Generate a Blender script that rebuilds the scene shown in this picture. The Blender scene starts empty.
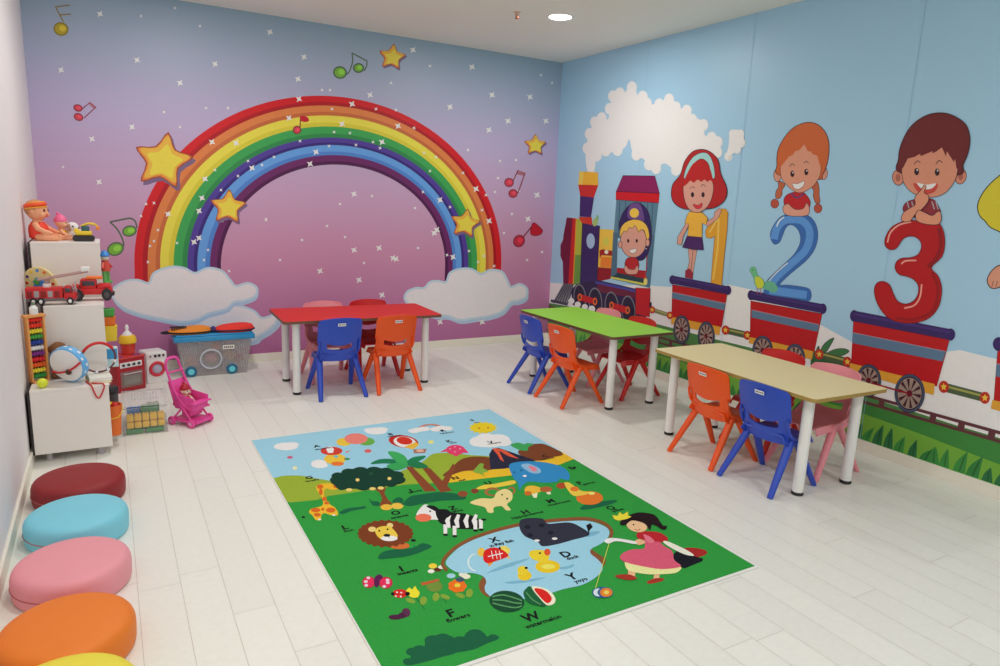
import bpy, bmesh, math, random
from mathutils import Vector, Matrix
from mathutils.geometry import tessellate_polygon
random.seed(7)
PI = math.pi
# ------------------------------------------------------------------ room and camera (metres)
F, YAW, PITCH, ROLL, CH = 681.4, .52574, .19544, .042106, 1.4956
D, XR, XL, H, YF = 6.084, 4.130, -.425, 2.869, -1.9
BB = .072                                    # baseboard height
cy, sy, cp, sp = math.cos(YAW), math.sin(YAW), math.cos(PITCH), math.sin(PITCH)
fwd = Vector((sy*cp, cy*cp, -sp)); r0 = Vector((cy, -sy, 0)); u0 = r0.cross(fwd)
RT = math.cos(ROLL)*r0 + math.sin(ROLL)*u0; UP = -math.sin(ROLL)*r0 + math.cos(ROLL)*u0
CAM = Vector((0, 0, CH))
def at(px, py, axis, val):
    d = RT*((px-500)/F) - UP*((py-333)/F) + fwd
    return CAM + d*((val-CAM[axis])/d[axis])
cd = bpy.data.cameras.new('camera'); cam = bpy.data.objects.new('camera', cd)
bpy.context.scene.collection.objects.link(cam)
cd.sensor_fit = 'HORIZONTAL'; cd.sensor_width = 36; cd.lens = F*36/1000; cd.clip_start = .02
M = Matrix((RT, UP, -fwd)).transposed().to_4x4(); M.translation = CAM; cam.matrix_world = M
bpy.context.scene.camera = cam
C = bpy.context.scene.collection

# ------------------------------------------------------------------ materials
def s2l(c): c = c/255; return c/12.92 if c <= .04045 else ((c+.055)/1.055)**2.4
def lin(c, k=1.0): return tuple(min(.93, s2l(v)/k) for v in c) + (1.0,)
MATS = {}
def mat(name, c, rough=.5, k=.62, noise=.04, scale=30, bump=0, trans=0, metal=0, emit=None, spec=.5, sheen=0, alpha=1):
    if name in MATS: return MATS[name]
    m = bpy.data.materials.new(name); m.use_nodes = True
    nt = m.node_tree; b = nt.nodes['Principled BSDF']; col = lin(c, k)
    b.inputs['Roughness'].default_value = rough; b.inputs['Metallic'].default_value = metal
    b.inputs['Specular IOR Level'].default_value = spec
    if trans: b.inputs['Transmission Weight'].default_value = trans; b.inputs['IOR'].default_value = 1.25
    if alpha < 1: b.inputs['Alpha'].default_value = alpha
    if sheen: b.inputs['Sheen Weight'].default_value = sheen
    if emit: b.inputs['Emission Color'].default_value = col; b.inputs['Emission Strength'].default_value = emit
    tc = nt.nodes.new('ShaderNodeTexCoord'); n = nt.nodes.new('ShaderNodeTexNoise')
    n.inputs['Scale'].default_value = scale; n.inputs['Detail'].default_value = 3
    nt.links.new(tc.outputs['Object'], n.inputs['Vector'])
    r = nt.nodes.new('ShaderNodeValToRGB')
    r.color_ramp.elements[0].color = tuple(v*(1-noise) for v in col[:3]) + (1,)
    r.color_ramp.elements[1].color = tuple(min(.95, v*(1+noise)) for v in col[:3]) + (1,)
    nt.links.new(n.outputs['Fac'], r.inputs['Fac']); nt.links.new(r.outputs['Color'], b.inputs['Base Color'])
    if bump:
        bp = nt.nodes.new('ShaderNodeBump'); bp.inputs['Strength'].default_value = bump; bp.inputs['Distance'].default_value = .002
        n2 = nt.nodes.new('ShaderNodeTexNoise'); n2.inputs['Scale'].default_value = scale*8
        nt.links.new(tc.outputs['Object'], n2.inputs['Vector'])
        nt.links.new(n2.outputs['Fac'], bp.inputs['Height']); nt.links.new(bp.outputs['Normal'], b.inputs['Normal'])
    MATS[name] = m; return m
def attr_mat(name, rough=.5, spec=.4, fuzz=0):
    m = bpy.data.materials.new(name); m.use_nodes = True; nt = m.node_tree; b = nt.nodes['Principled BSDF']
    a = nt.nodes.new('ShaderNodeAttribute'); a.attribute_name = 'print'
    b.inputs['Roughness'].default_value = rough; b.inputs['Specular IOR Level'].default_value = spec
    tc = nt.nodes.new('ShaderNodeTexCoord'); n = nt.nodes.new('ShaderNodeTexNoise'); n.inputs['Scale'].default_value = 260 if fuzz else 40
    nt.links.new(tc.outputs['Object'], n.inputs['Vector'])
    mr = nt.nodes.new('ShaderNodeMapRange'); mr.inputs[3].default_value = 1-(.28 if fuzz else .04); mr.inputs[4].default_value = 1+(.28 if fuzz else .04)
    nt.links.new(n.outputs['Fac'], mr.inputs[0])
    mx = nt.nodes.new('ShaderNodeVectorMath'); mx.operation = 'SCALE'
    nt.links.new(a.outputs['Color'], mx.inputs[0]); nt.links.new(mr.outputs[0], mx.inputs['Scale'])
    nt.links.new(mx.outputs[0], b.inputs['Base Color'])
    if fuzz:
        bp = nt.nodes.new('ShaderNodeBump'); bp.inputs['Strength'].default_value = .5; bp.inputs['Distance'].default_value = .002
        nt.links.new(n.outputs['Fac'], bp.inputs['Height']); nt.links.new(bp.outputs['Normal'], b.inputs['Normal'])
    return m

# ------------------------------------------------------------------ mesh helpers
def link(name, me, parent=None, loc=None, rz=0):
    o = bpy.data.objects.new(name, me); C.objects.link(o)
    if parent: o.parent = parent
    if loc is not None: o.location = loc
    if rz: o.rotation_euler = (0, 0, rz)
    return o
def obj(name, bm, m, parent=None, loc=None, rz=0, smooth=True, angle=40):
    bmesh.ops.recalc_face_normals(bm, faces=bm.faces[:])
    me = bpy.data.meshes.new(name); bm.to_mesh(me); bm.free()
    for x in (m if isinstance(m, (list, tuple)) else [m]): me.materials.append(x)
    if smooth:
        for p in me.polygons: p.use_smooth = True
        me.set_sharp_from_angle(angle=math.radians(angle))
    return link(name, me, parent, loc, rz)
def tag(o, label=None, cat=None, group=None, kind=None):
    if label: o['label'] = label
    if cat: o['category'] = cat
    if group: o['group'] = group
    if kind: o['kind'] = kind
    return o
def thing(name, label, cat, loc=(0, 0, 0), rz=0, group=None):
    o = link(name, None, None, loc, rz); o.empty_display_size = .05
    return tag(o, label, cat, group)
def copy_tree(o, parent=None):
    c = o.copy(); C.objects.link(c); c.parent = parent
    for ch in o.children: copy_tree(ch, c)
    return c
def merge(bm, other, mtx=None, mi=0):
    if mtx is not None: bmesh.ops.transform(other, matrix=mtx, verts=other.verts[:])
    vm = {}
    for v in other.verts: vm[v] = bm.verts.new(v.co)
    for f in other.faces:
        try: g = bm.faces.new([vm[v] for v in f.verts]); g.material_index = mi
        except ValueError: pass
    other.free(); return bm
def B(): return bmesh.new()
def box(bm, c, s, bevel=0, rot=None, mi=0, seg=2, taper=1):
    o = bmesh.new(); bmesh.ops.create_cube(o, size=1)
    for v in o.verts:
        t = taper if v.co.z < 0 else 1
        v.co = Vector((v.co.x*s[0]*t, v.co.y*s[1]*t, v.co.z*s[2]))
    if bevel: bmesh.ops.bevel(o, geom=o.edges[:], offset=bevel, segments=seg, affect='EDGES', profile=.5)
    return merge(bm, o, Matrix.Translation(c) @ (rot or Matrix.Identity(4)), mi)
def bb(bm, a, b, bevel=0, mi=0):          # box by two corners
    a, b = Vector(a), Vector(b); return box(bm, (a+b)/2, [abs(v) for v in (b-a)], bevel, mi=mi)
def ell(bm, c, r, rot=None, mi=0, u=16, v=10):
    o = bmesh.new(); bmesh.ops.create_uvsphere(o, u_segments=u, v_segments=v, radius=1)
    r = (r, r, r) if isinstance(r, (int, float)) else r
    return merge(bm, o, Matrix.Translation(c) @ (rot or Matrix.Identity(4)) @ Matrix.Diagonal((r[0], r[1], r[2], 1)), mi)
def tube(bm, pts, rad, n=10, closed=False, mi=0, flat=1.0, ref=None):
    pts = [Vector(p) for p in pts]; N = len(pts)
    rad = rad if isinstance(rad, (list, tuple)) else [rad]*N
    rings = []; prev = None
    for i, p in enumerate(pts):
        a = pts[(i-1) % N] if (closed or i) else p; b = pts[(i+1) % N] if (closed or i < N-1) else p
        t = (b-a).normalized()
        if prev is None:
            x = t.cross(Vector(ref) if ref else Vector((0, 0, 1)))
            if x.length < .05: x = t.cross(Vector((1, 0, 0)))
        else: x = prev - t*prev.dot(t)
        x.normalize(); prev = x; y = t.cross(x)
        rings.append([bm.verts.new(p + rad[i]*(math.cos(2*PI*k/n)*x + flat*math.sin(2*PI*k/n)*y)) for k in range(n)])
    for i in range(N if closed else N-1):
        A, Bq = rings[i], rings[(i+1) % N]
        for k in range(n):
            f = bm.faces.new((A[k], A[(k+1) % n], Bq[(k+1) % n], Bq[k])); f.material_index = mi
    if not closed:
        f = bm.faces.new(rings[0]); f.material_index = mi; f = bm.faces.new(rings[-1]); f.material_index = mi
    return bm
def lathe(bm, prof, n=28, c=(0, 0, 0), rot=None, mi=0):
    o = bmesh.new(); rings = []
    for r, z in prof:
        if r < 1e-6: rings.append([o.verts.new((0, 0, z))])
        else: rings.append([o.verts.new((r*math.cos(2*PI*k/n), r*math.sin(2*PI*k/n), z)) for k in range(n)])
    for a, b in zip(rings, rings[1:]):
        for k in range(n):
            k2 = (k+1) % n
            if len(a) == 1 and len(b) == 1: continue
            if len(a) == 1: o.faces.new((a[0], b[k2], b[k]))
            elif len(b) == 1: o.faces.new((a[k], a[k2], b[0]))
            else: o.faces.new((a[k], a[k2], b[k2], b[k]))
    return merge(bm, o, Matrix.Translation(c) @ (rot or Matrix.Identity(4)), mi)
def cyl(bm, c, r, h, n=24, rot=None, mi=0, bev=.002):
    return lathe(bm, [(0, 0), (r-bev, 0), (r, bev), (r, h-bev), (r-bev, h), (0, h)], n, c, rot, mi)
def prism(bm, pts, z0, z1, mi=0, mtx=None):      # extruded outline in x,y
    o = bmesh.new(); lo = [o.verts.new((x, y, z0)) for x, y in pts]; hi = [o.verts.new((x, y, z1)) for x, y in pts]
    n = len(pts)
    for k in range(n): o.faces.new((lo[k], lo[(k+1) % n], hi[(k+1) % n], hi[k]))
    for tri in tessellate_polygon([[v.co for v in lo]]):
        o.faces.new([lo[i] for i in tri]); o.faces.new([hi[i] for i in reversed(tri)])
    return merge(bm, o, mtx, mi)
def RX(a): return Matrix.Rotation(a, 4, 'X')
def RY(a): return Matrix.Rotation(a, 4, 'Y')
def RZ(a): return Matrix.Rotation(a, 4, 'Z')

# ------------------------------------------------------------------ printed artwork on a plane
def smooth_pts(P, n=5, closed=True):
    out = []; N = len(P)
    for i in range(N if closed else N-1):
        if closed: p0, p1, p2, p3 = P[(i-1) % N], P[i], P[(i+1) % N], P[(i+2) % N]
        else: p0, p1, p2, p3 = P[max(i-1, 0)], P[i], P[i+1], P[min(i+2, N-1)]
        for k in range(n):
            t = k/n; t2 = t*t; t3 = t2*t
            out.append(tuple(.5*(2*b+(-a+c)*t+(2*a-5*b+4*c-d)*t2+(-a+3*b-3*c+d)*t3) for a, b, c, d in zip(p0, p1, p2, p3)))
    if not closed: out.append(tuple(P[-1]))
    return out
class Art:
    """flat printed shapes on one surface; px() shapes are measured on the photograph and put where that point of the surface is"""
    def __init__(s, axis, val, normal, k=.62, step=.00025):
        s.axis, s.val, s.n, s.k, s.step = axis, val, Vector(normal), k, step; s.faces = []; s.boxes = []; s.tint = None
    def map(s, p): return at(p[0], p[1], s.axis, s.val)
    def put(s, P3, c):                       # P3 on the plane
        a, b = [i for i in range(3) if i != s.axis]
        q = [(p[a], p[b]) for p in P3]
        bx = (min(x for x, y in q), min(y for x, y in q), max(x for x, y in q), max(y for x, y in q))
        L = 1
        for o, l in s.boxes:
            if o[0] < bx[2] and o[2] > bx[0] and o[1] < bx[3] and o[3] > bx[1]: L = max(L, l+1)
        s.boxes.append((bx, L)); off = s.n*(s.step*L)
        c = lin(c, s.k)
        tri = tessellate_polygon([[Vector((x, y, 0)) for x, y in q]])
        s.faces.append(([p+off for p in P3], tri, c))
    def poly(s, P, c, line=None, w=1.0):
        s.put([s.map(p) for p in P], c)
        if line: s.stroke(P, line, w, True)
    def curve(s, P, c, line=None, w=1.0, n=5): s.poly(smooth_pts(P, n), c, line, w)
    def ell(s, cx, cy, rx, ry, c, rot=0, line=None, w=1.0, a0=0, a1=360, n=28):
        r = math.radians(rot); P = []
        for k in range(n if a1-a0 >= 360 else n+1):
            t = math.radians(a0+(a1-a0)*k/n); x, y = rx*math.cos(t), ry*math.sin(t)
            P.append((cx+x*math.cos(r)-y*math.sin(r), cy+x*math.sin(r)+y*math.cos(r)))
        s.poly(P, c, line, w)
    def stroke(s, P, c, w=1.0, closed=False):
        N = len(P); A = []; Bq = []
        for i in range(N):
            a = P[(i-1) % N] if (closed or i) else P[i]; b = P[(i+1) % N] if (closed or i < N-1) else P[i]
            dx, dy = b[0]-a[0], b[1]-a[1]; l = math.hypot(dx, dy) or 1; nx, ny = -dy/l*w/2, dx/l*w/2
            A.append((P[i][0]+nx, P[i][1]+ny)); Bq.append((P[i][0]-nx, P[i][1]-ny))
        mA = [s.map(p) for p in A]; mB = [s.map(p) for p in Bq]
        allp = mA+mB; a, b = [i for i in range(3) if i != s.axis]
        bx = (min(p[a] for p in allp), min(p[b] for p in allp), max(p[a] for p in allp), max(p[b] for p in allp)); L = 1
        for o, l in s.boxes:
            if o[0] < bx[2] and o[2] > bx[0] and o[1] < bx[3] and o[3] > bx[1]: L = max(L, l+1)
        s.boxes.append((bx, L)); off = s.n*(s.step*L); tri = []
        for i in range(N if closed else N-1):
            j = (i+1) % N; tri += [(i, j, N+j), (i, N+j, N+i)]
        s.faces.append(([p+off for p in allp], tri, lin(c, s.k)))
    def line(s, P, c, w=1.0, n=5): s.stroke(smooth_pts(P, n, False), c, w)
    def text(s, txt, o, ex, ey, size, c, bold=.0):    # real letters; o lower left, ex/ey directions on the surface
        cu = bpy.data.curves.new('t', 'FONT'); cu.body = txt; cu.size = size; cu.offset = bold; cu.resolution_u = 2
        ob = bpy.data.objects.new('t', cu); me = ob.to_mesh(); ex, ey, o = Vector(ex), Vector(ey), Vector(o)
        V3 = [o+ex*v.co.x+ey*v.co.y for v in me.vertices]
        if not V3: return
        a, b = [i for i in range(3) if i != s.axis]
        bx = (min(p[a] for p in V3), min(p[b] for p in V3), max(p[a] for p in V3), max(p[b] for p in V3)); L = 1
        for q, l in s.boxes:
            if q[0] < bx[2] and q[2] > bx[0] and q[1] < bx[3] and q[3] > bx[1]: L = max(L, l+1)
        s.boxes.append((bx, L)); off = s.n*(s.step*L)
        s.faces.append(([p+off for p in V3], [tuple(p.vertices) for p in me.polygons], lin(c, s.k)))
        ob.to_mesh_clear(); bpy.data.objects.remove(ob); bpy.data.curves.remove(cu)
    def build(s, bm, mi):
        lay = bm.loops.layers.float_color.get('print') or bm.loops.layers.float_color.new('print')
        for V3, tri, c in s.faces:
            vs = [bm.verts.new(p) for p in V3]
            for t in tri:
                try: f = bm.faces.new([vs[i] for i in t])
                except ValueError: continue
                f.material_index = mi; f.normal_update()
                if f.normal.dot(s.n) < 0: f.normal_flip()
                for l in f.loops: l[lay] = c
# ================================================================== ROOM SHELL
white_wall = mat('painted_wall', (206, 196, 198), .6, noise=.015, scale=6)
ceil_m = mat('ceiling_paint', (208, 200, 194), .8, noise=.01, scale=4)
base_m = mat('baseboard_paint', (205, 197, 186), .45, noise=.02)
T = .1
def struct(name, bm, m, **k): return tag(obj(name, bm, m, smooth=False, **k), kind='structure')
bm = B(); bb(bm, (XL-T, YF-T, H), (XR+T, D+T, H+T)); tag(struct('ceiling', bm, ceil_m), 'white painted ceiling with round recessed lights')
bm = B(); bb(bm, (XL-T, YF-T, 0), (XL, D+T, H)); tag(struct('wall_left', bm, white_wall), 'plain white wall behind the stepped shelf and round seats')
bm = B(); bb(bm, (XL, YF-T, 0), (XR, YF, H)); struct('wall_front', bm, white_wall)

# floor: planks 145 mm wide, laid away from the camera
fl = attr_mat('floor_planks', .38, .35)
gap = mat('floor_joint', (166, 156, 148), .8)
bm = B(); bb(bm, (XL-T, YF-T, -.1), (XR+T, D+T, -.0012), mi=0)
lay = bm.loops.layers.float_color.new('print')
joints = {0: [2.70], 1: [2.343], 2: [2.042], 12: [1.388], 16: [1.40], 17: [1.116], 20: [1.421]}
x = .165; i0 = int((x-XL)/.145)+1
for i in range(-i0, int((XR-x)/.145)+1):
    xa, xb = max(x+.145*i, XL), min(x+.145*(i+1), XR)
    j = joints.get(i, [random.uniform(0, 1.25)])[0]
    while j > YF: j -= 1.28
    y = YF
    while y < D:
        y2 = j if j > y else j+1.28
        j = y2; y2 = min(y2, D)
        g = .0007; f = bm.faces.new([bm.verts.new(q) for q in ((xa+g, y+g, 0), (xb-g, y+g, 0), (xb-g, y2-g, 0), (xa+g, y2-g, 0))])
        f.material_index = 1; v = random.uniform(.975, 1.02); c = lin((206, 200, 194), .62)
        for l in f.loops: l[lay] = (c[0]*v, c[1]*v, c[2]*v, 1)
        y = y2
tag(struct('floor', bm, [gap, fl]), 'pale whitewashed plank floor')

# baseboards
for nm, a, b, lip in (('baseboard_left', (XL, YF, 0), (XL+.014, D, BB), None), ('baseboard_back', (XL, D-.014, 0), (XR, D, BB), None),
                      ('baseboard_right', (XR-.014, YF, 0), (XR, D, BB), None)):
    bm = B(); bb(bm, a, b, .003)
    struct(nm, bm, base_m)

# ================================================================== BACK WALL PRINT (rainbow)
K = .62
A = Art(1, D, (0, -1, 0), .70)
def wx(x, z): return Vector((x, D, z))
bands = [((190, 26, 34), 1.668, 1.478), ((201, 118, 66), 1.575, 1.399), ((210, 200, 72), 1.486, 1.317), ((56, 150, 78), 1.388, 1.226),
         ((74, 56, 140), 1.287, 1.134), ((92, 146, 208), 1.212, 1.071), ((98, 36, 92), 1.115, .986), (None, 1.031, .905)]
dark = [(160, 20, 32), (180, 96, 56), (196, 186, 56), (44, 126, 70), (52, 36, 112), (72, 120, 190), (72, 24, 70)]
RCX, RCZ = 1.842, .82
def arc(a1, b1, a0, b0, c, n=72):
    out = [wx(RCX+a1*math.cos(PI*k/n), RCZ+b1*math.sin(PI*k/n)) for k in range(n+1)]
    inn = [wx(RCX+a0*math.cos(PI*k/n), RCZ+b0*math.sin(PI*k/n)) for k in range(n+1)]
    out = [wx(RCX+a1, .66)]+out+[wx(RCX-a1*1.004, .70)]; inn = [wx(RCX+a0, .66)]+inn+[wx(RCX-a0*1.004, .70)]; n += 2
    n1 = n+1; tri = []
    for i in range(n): tri += [(i, i+1, n1+i+1), (i, n1+i+1, n1+i)]
    off = A.n*A.step
    A.faces.append(([p+off for p in out+inn], tri, lin(c, .70)))
for (c, a, b), (c2, a2, b2), dk in zip(bands, bands[1:], dark):
    am, bmid = a2+(a-a2)*.36, b2+(b-b2)*.36
    arc(a, b, am, bmid, c); arc(am, bmid, a2, b2, dk)
A.boxes.append(((RCX-1.7, RCZ-.1, RCX+1.7, RCZ+1.5), 1))
# clouds
cl_sh, cl_w = (160, 184, 208), (214, 208, 214)
def cloud(P, sh, dx=3, dy=5):
    A.curve([(x+dx, y+dy) for x, y in P], sh); A.curve(P, cl_w, (176, 196, 214), 2.2)
c2 = [(175, 333), (190, 318), (206, 308), (222, 305), (240, 306), (254, 311), (262, 318), (275, 315), (276, 322), (268, 330), (258, 336), (250, 341), (210, 345), (180, 343)]
cloud(c2, cl_sh, 4, 4)
c1 = [(112, 296), (114, 288), (126, 281), (138, 280), (149, 283), (154, 273), (170, 267), (184, 268), (195, 273), (208, 268), (222, 271), (231, 281), (236, 286), (248, 283), (257, 288), (255, 296), (243, 301), (234, 302), (226, 309), (208, 314), (196, 320), (180, 322), (158, 318), (140, 314), (122, 307)]
cloud(c1, cl_sh, 1, 4)
c3 = [(405, 300), (407, 292), (416, 288), (424, 288), (430, 282), (438, 281), (446, 282), (450, 273), (460, 269), (471, 269), (481, 274), (490, 270), (502, 272), (508, 282), (511, 287), (520, 284), (527, 289), (526, 297), (518, 301), (511, 302), (503, 311), (490, 316), (476, 318), (460, 320), (448, 316), (434, 315), (416, 309)]
cloud(c3, cl_sh, 1, 4)
# sparkles
def spark(x, y, r=4, c=(222, 214, 220)):
    P = []
    for k in range(8):
        t = PI/4*k + .6; q = r if k % 2 == 0 else r*.40
        P.append((x+q*math.cos(t), y+q*math.sin(t)))
    A.poly(P, c)
S1 = [(61, 70), (100, 14), (137, 60), (215, 64), (180, 83), (132, 127), (92, 139), (99, 182), (270, 32), (298, 79), (304, 57), (370, 95), (299, 99), (352, 104), (472, 67), (413, 50),
      (450, 107), (492, 95), (508, 121), (530, 97), (546, 121), (489, 130), (212, 142), (236, 143), (205, 179), (202, 198), (199, 211), (168, 214), (194, 242), (199, 238), (252, 168), (342, 124), (289, 118),
      (316, 152), (310, 164), (382, 142), (398, 126), (437, 230), (434, 233), (354, 194), (379, 248), (396, 259), (354, 250), (320, 271), (359, 280), (393, 258), (453, 257), (489, 221), (476, 189), (440, 200),
      (382, 295), (440, 322), (482, 322), (537, 195), (528, 219)]
S2 = [(141, 16), (175, 8), (200, 26), (228, 108), (164, 112), (63, 167), (146, 204), (154, 203), (141, 216), (150, 246), (158, 230), (148, 262), (154, 241), (177, 243), (180, 127), (206, 108), (248, 161), (238, 176), (221, 190),
      (222, 221), (208, 250), (204, 260), (215, 170), (262, 165), (274, 157), (332, 109), (376, 109), (396, 110), (391, 83), (414, 128), (334, 132), (356, 145), (373, 142), (380, 148), (300, 141), (329, 146), (350, 133), (424, 153), (430, 171),
      (468, 150), (482, 210), (486, 195), (266, 220), (280, 260), (266, 219), (229, 271), (345, 237), (364, 263), (372, 196), (340, 204), (302, 240), (327, 226), (415, 208), (447, 255), (469, 251), (478, 262), (484, 256), (494, 266), (418, 248),
      (495, 192), (512, 214), (504, 233), (527, 260), (542, 252), (519, 191), (500, 161), (498, 178), (516, 160), (423, 192), (450, 207), (463, 173), (436, 157), (330, 90), (322, 90), (541, 75), (552, 83), (430, 66)]
for x, y in S1: spark(x, y, 3.9)
for x, y in S2: spark(x, y, 2.0)
# gold stars
def star(cx, cy, R, rot, sc=1):
    def pts(R, f=.5, ox=0, oy=0):
        P = []
        for k in range(10):
            t = math.radians(rot)+PI*k/5-PI/2; q = R if k % 2 == 0 else R*f
            P.append((cx+ox+q*1.05*math.cos(t), cy+oy+q*math.sin(t)))
        return P
    A.curve(pts(R, .56, 2*sc, 3*sc), (112, 92, 124), n=3)
    A.curve(pts(R, .56), (142, 66, 44), n=3)
    A.curve(pts(R*.93, .56), (206, 118, 60), n=3)
    A.curve(pts(R*.86, .56, .5, -.6), (222, 166, 64), n=3)
    A.curve(pts(R*.62, .62, 1, 1), (222, 196, 70), n=3)
star(163, 161, 29.5, 10, 1.2); star(228, 207, 18, 4, .8); star(465, 223.5, 15, 10, .7); star(392, 57, 13.5, 8, .6); star(535, 145, 11, 2, .5)
# music notes
def head(x, y, rx, ry, c, o, rot=-15, w=1.5):
    A.ell(x, y, rx, ry, o, rot); A.ell(x, y, rx-w, ry-w, c, rot); A.ell(x+rx*.2, y-ry*.1, rx*.45, ry*.45, tuple(min(255, int(v*1.2)) for v in c), rot)
go, gc, ro, rc = (74, 96, 78), (110, 164, 58), (120, 30, 48), (190, 60, 76)
A.line([(110, 222), (117, 229), (122, 238), (124, 246)], go, 1.6); A.stroke([(110, 222), (130, 218)], go, 1.7); A.line([(130, 218), (135, 221), (137, 228)], go, 1.6)
head(115.5, 249, 8.6, 6.8, gc, go, -20); head(129.5, 231, 7.4, 5.6, gc, go, -12)
A.line([(352, 53), (352.5, 62), (349, 72), (345, 75)], go, 1.3); A.stroke([(352, 53), (367, 61)], go, 1.3); A.line([(367, 61), (366.5, 66), (364, 71)], go, 1.2)
head(340, 72.5, 7, 6.4, gc, go, 10); head(358.5, 68, 5.6, 5, gc, go, 0)
yo, yc = (128, 112, 44), (166, 150, 44)
A.stroke([(63.5, 22), (55.5, 7)], yo, 1.2); A.stroke([(55.5, 7), (70, 5)], yo, 1.2); A.stroke([(60, 15), (71, 14)], yo, 1.2); head(61, 29, 7.6, 6.8, yc, yo, 20)
A.poly([(90.5, 102.5), (96, 107), (94, 109), (88.5, 104)], (158, 96, 112))
A.stroke([(82, 109), (90, 102.5), (96, 107), (84, 118)], ro, 1.1); head(78, 108, 4.8, 3.6, rc, ro, 20, 1); head(78.5, 117, 5, 3.8, rc, ro, 25, 1)
A.poly([(517, 171), (525, 173), (524, 176), (516, 174)], (158, 96, 112))
A.stroke([(512, 183), (518, 170.5), (525, 173), (518, 193)], ro, 1.1); head(509, 182.5, 4.8, 4.6, rc, ro, 0, 1); head(513, 193.5, 4.6, 4.4, rc, ro, 0, 1)
A.stroke([(521, 240), (532, 226)], ro, 1.2); A.curve([(533, 223), (538, 225.5), (542.5, 231), (539, 235), (532, 235), (530.5, 231)], (178, 24, 44), ro, .8); head(519, 241, 5.8, 6.4, (176, 44, 66), ro, 30, 1.2)
A.stroke([(300, 128), (300.5, 117)], ro, 1.1); A.curve([(300.5, 116), (307, 117), (309, 120.5), (306, 122), (301, 121)], (178, 24, 44)); head(297, 130, 4.2, 4.2, rc, ro, 0, 1)

def ramp_mat(name, stops, axis=2, lo=0, hi=H):
    m = bpy.data.materials.new(name); m.use_nodes = True; nt = m.node_tree; b = nt.nodes['Principled BSDF']
    b.inputs['Roughness'].default_value = .42; b.inputs['Specular IOR Level'].default_value = .35
    tc = nt.nodes.new('ShaderNodeTexCoord'); sx = nt.nodes.new('ShaderNodeSeparateXYZ'); nt.links.new(tc.outputs['Object'], sx.inputs[0])
    mr = nt.nodes.new('ShaderNodeMapRange'); mr.inputs[1].default_value = lo; mr.inputs[2].default_value = hi
    nt.links.new(sx.outputs[axis], mr.inputs[0]); r = nt.nodes.new('ShaderNodeValToRGB')
    while len(r.color_ramp.elements) < len(stops): r.color_ramp.elements.new(.5)
    for e, (p, c) in zip(r.color_ramp.elements, stops): e.position = p; e.color = lin(c, K)
    nt.links.new(mr.outputs[0], r.inputs[0]); nt.links.new(r.outputs[0], b.inputs['Base Color'])
    return m
back_base = ramp_mat('rainbow_wallpaper', [(0, (150, 90, 132)), (.12, (160, 102, 142)), (.32, (172, 122, 150)), (.5, (170, 138, 168)), (.7, (160, 149, 180)), (.86, (142, 152, 175)), (1, (126, 150, 168))])
print_m = attr_mat('wallpaper_print', .42, .35)
bm = B(); bb(bm, (XL, D, 0), (XR+T, D+T, H))
A.build(bm, 1)
tag(struct('wall_back', bm, [back_base, print_m]), 'lilac wall printed with a rainbow, clouds, gold stars and music notes')
# ================================================================== RIGHT WALL PRINT (number train)
A = Art(0, XR, (-1, 0, 0), K)
def cr(ox, oy, s):
    return lambda *P: [(ox+x/s, oy+y/s) for x, y in P]
def W(*P): return [Vector((XR, y, z)) for y, z in P]
Y0, Y1 = YF+.05, D-.001
pen = (44, 26, 40)
snow = (214, 204, 208)
A.put(W((Y1, .07), (Y1, .62), (5.2, .70), (4.65, .782), (4.1, .83), (3.64, .914), (3.4, .905), (3.0, .80), (2.6, .68), (2.35, .665), (2.165, .69), (1.956, .764), (1.752, .753), (1.3, .70), (.8, .78), (.2, .85), (-.6, .72), (-1.2, .8), (Y0, .75), (Y0, .07)), snow)
A.put(W((Y1, .07), (Y1, .40), (5.3, .44), (4.4, .472), (3.8, .47), (3.3, .476), (2.95, .42), (2.6, .37), (2.3, .35), (1.9, .335), (1.2, .33), (.4, .36), (Y0, .34), (Y0, .07)), (66, 112, 62))
A.put(W((Y1, .07), (Y1, .318), (Y0, .318), (Y0, .07)), (52, 116, 52))
A.put(W((Y1, .07), (Y1, .19), (4.45, .209), (3.85, .206), (3.2, .24), (2.473, .241), (2.1, .225), (1.66, .19), (1.0, .17), (.3, .2), (Y0, .22), (Y0, .07)), (98, 150, 52))
# rails and sleepers
rail = (82, 44, 48)
yy = Y1
while yy > Y0:
    A.put(W((yy, .315), (yy, .37), (yy-.035, .37), (yy-.035, .315)), rail); yy -= .155
A.put(W((Y1, .353), (Y1, .372), (Y0, .372), (Y0, .353)), rail)
A.put(W((Y1, .306), (Y1, .325), (Y0, .325), (Y0, .306)), rail)
# grass leaves along the bottom
g = cr(850, 380, 5.547)
def leaf(y, h, w, c, lean=0):
    P = smooth_pts([(y+w*.7, .074), (y+w*.55+lean*.3, .074+h*.45), (y+w*.12+lean, .074+h*.9), (y+lean-.004, .074+h), (y-w*.3+lean*.5, .074+h*.55), (y-w*.5, .074)], 3, False)
    A.put(W(*P), c); A.put(W((y+w*.1, .08), (y+lean*.6+w*.14, .074+h*.6), (y+lean-.002, .074+h*.95), (y+lean*.6, .074+h*.55), (y-w*.02, .08)), tuple(int(v*.72) for v in c))
rnd = random.Random(3)
yy = Y1
while yy > Y0:
    h = rnd.uniform(.08, .145); leaf(yy, h, rnd.uniform(.045, .06), rnd.choice([(34, 96, 56), (42, 112, 54), (50, 122, 56)]), rnd.uniform(-.035, .02)); yy -= rnd.uniform(.05, .085)
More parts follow.
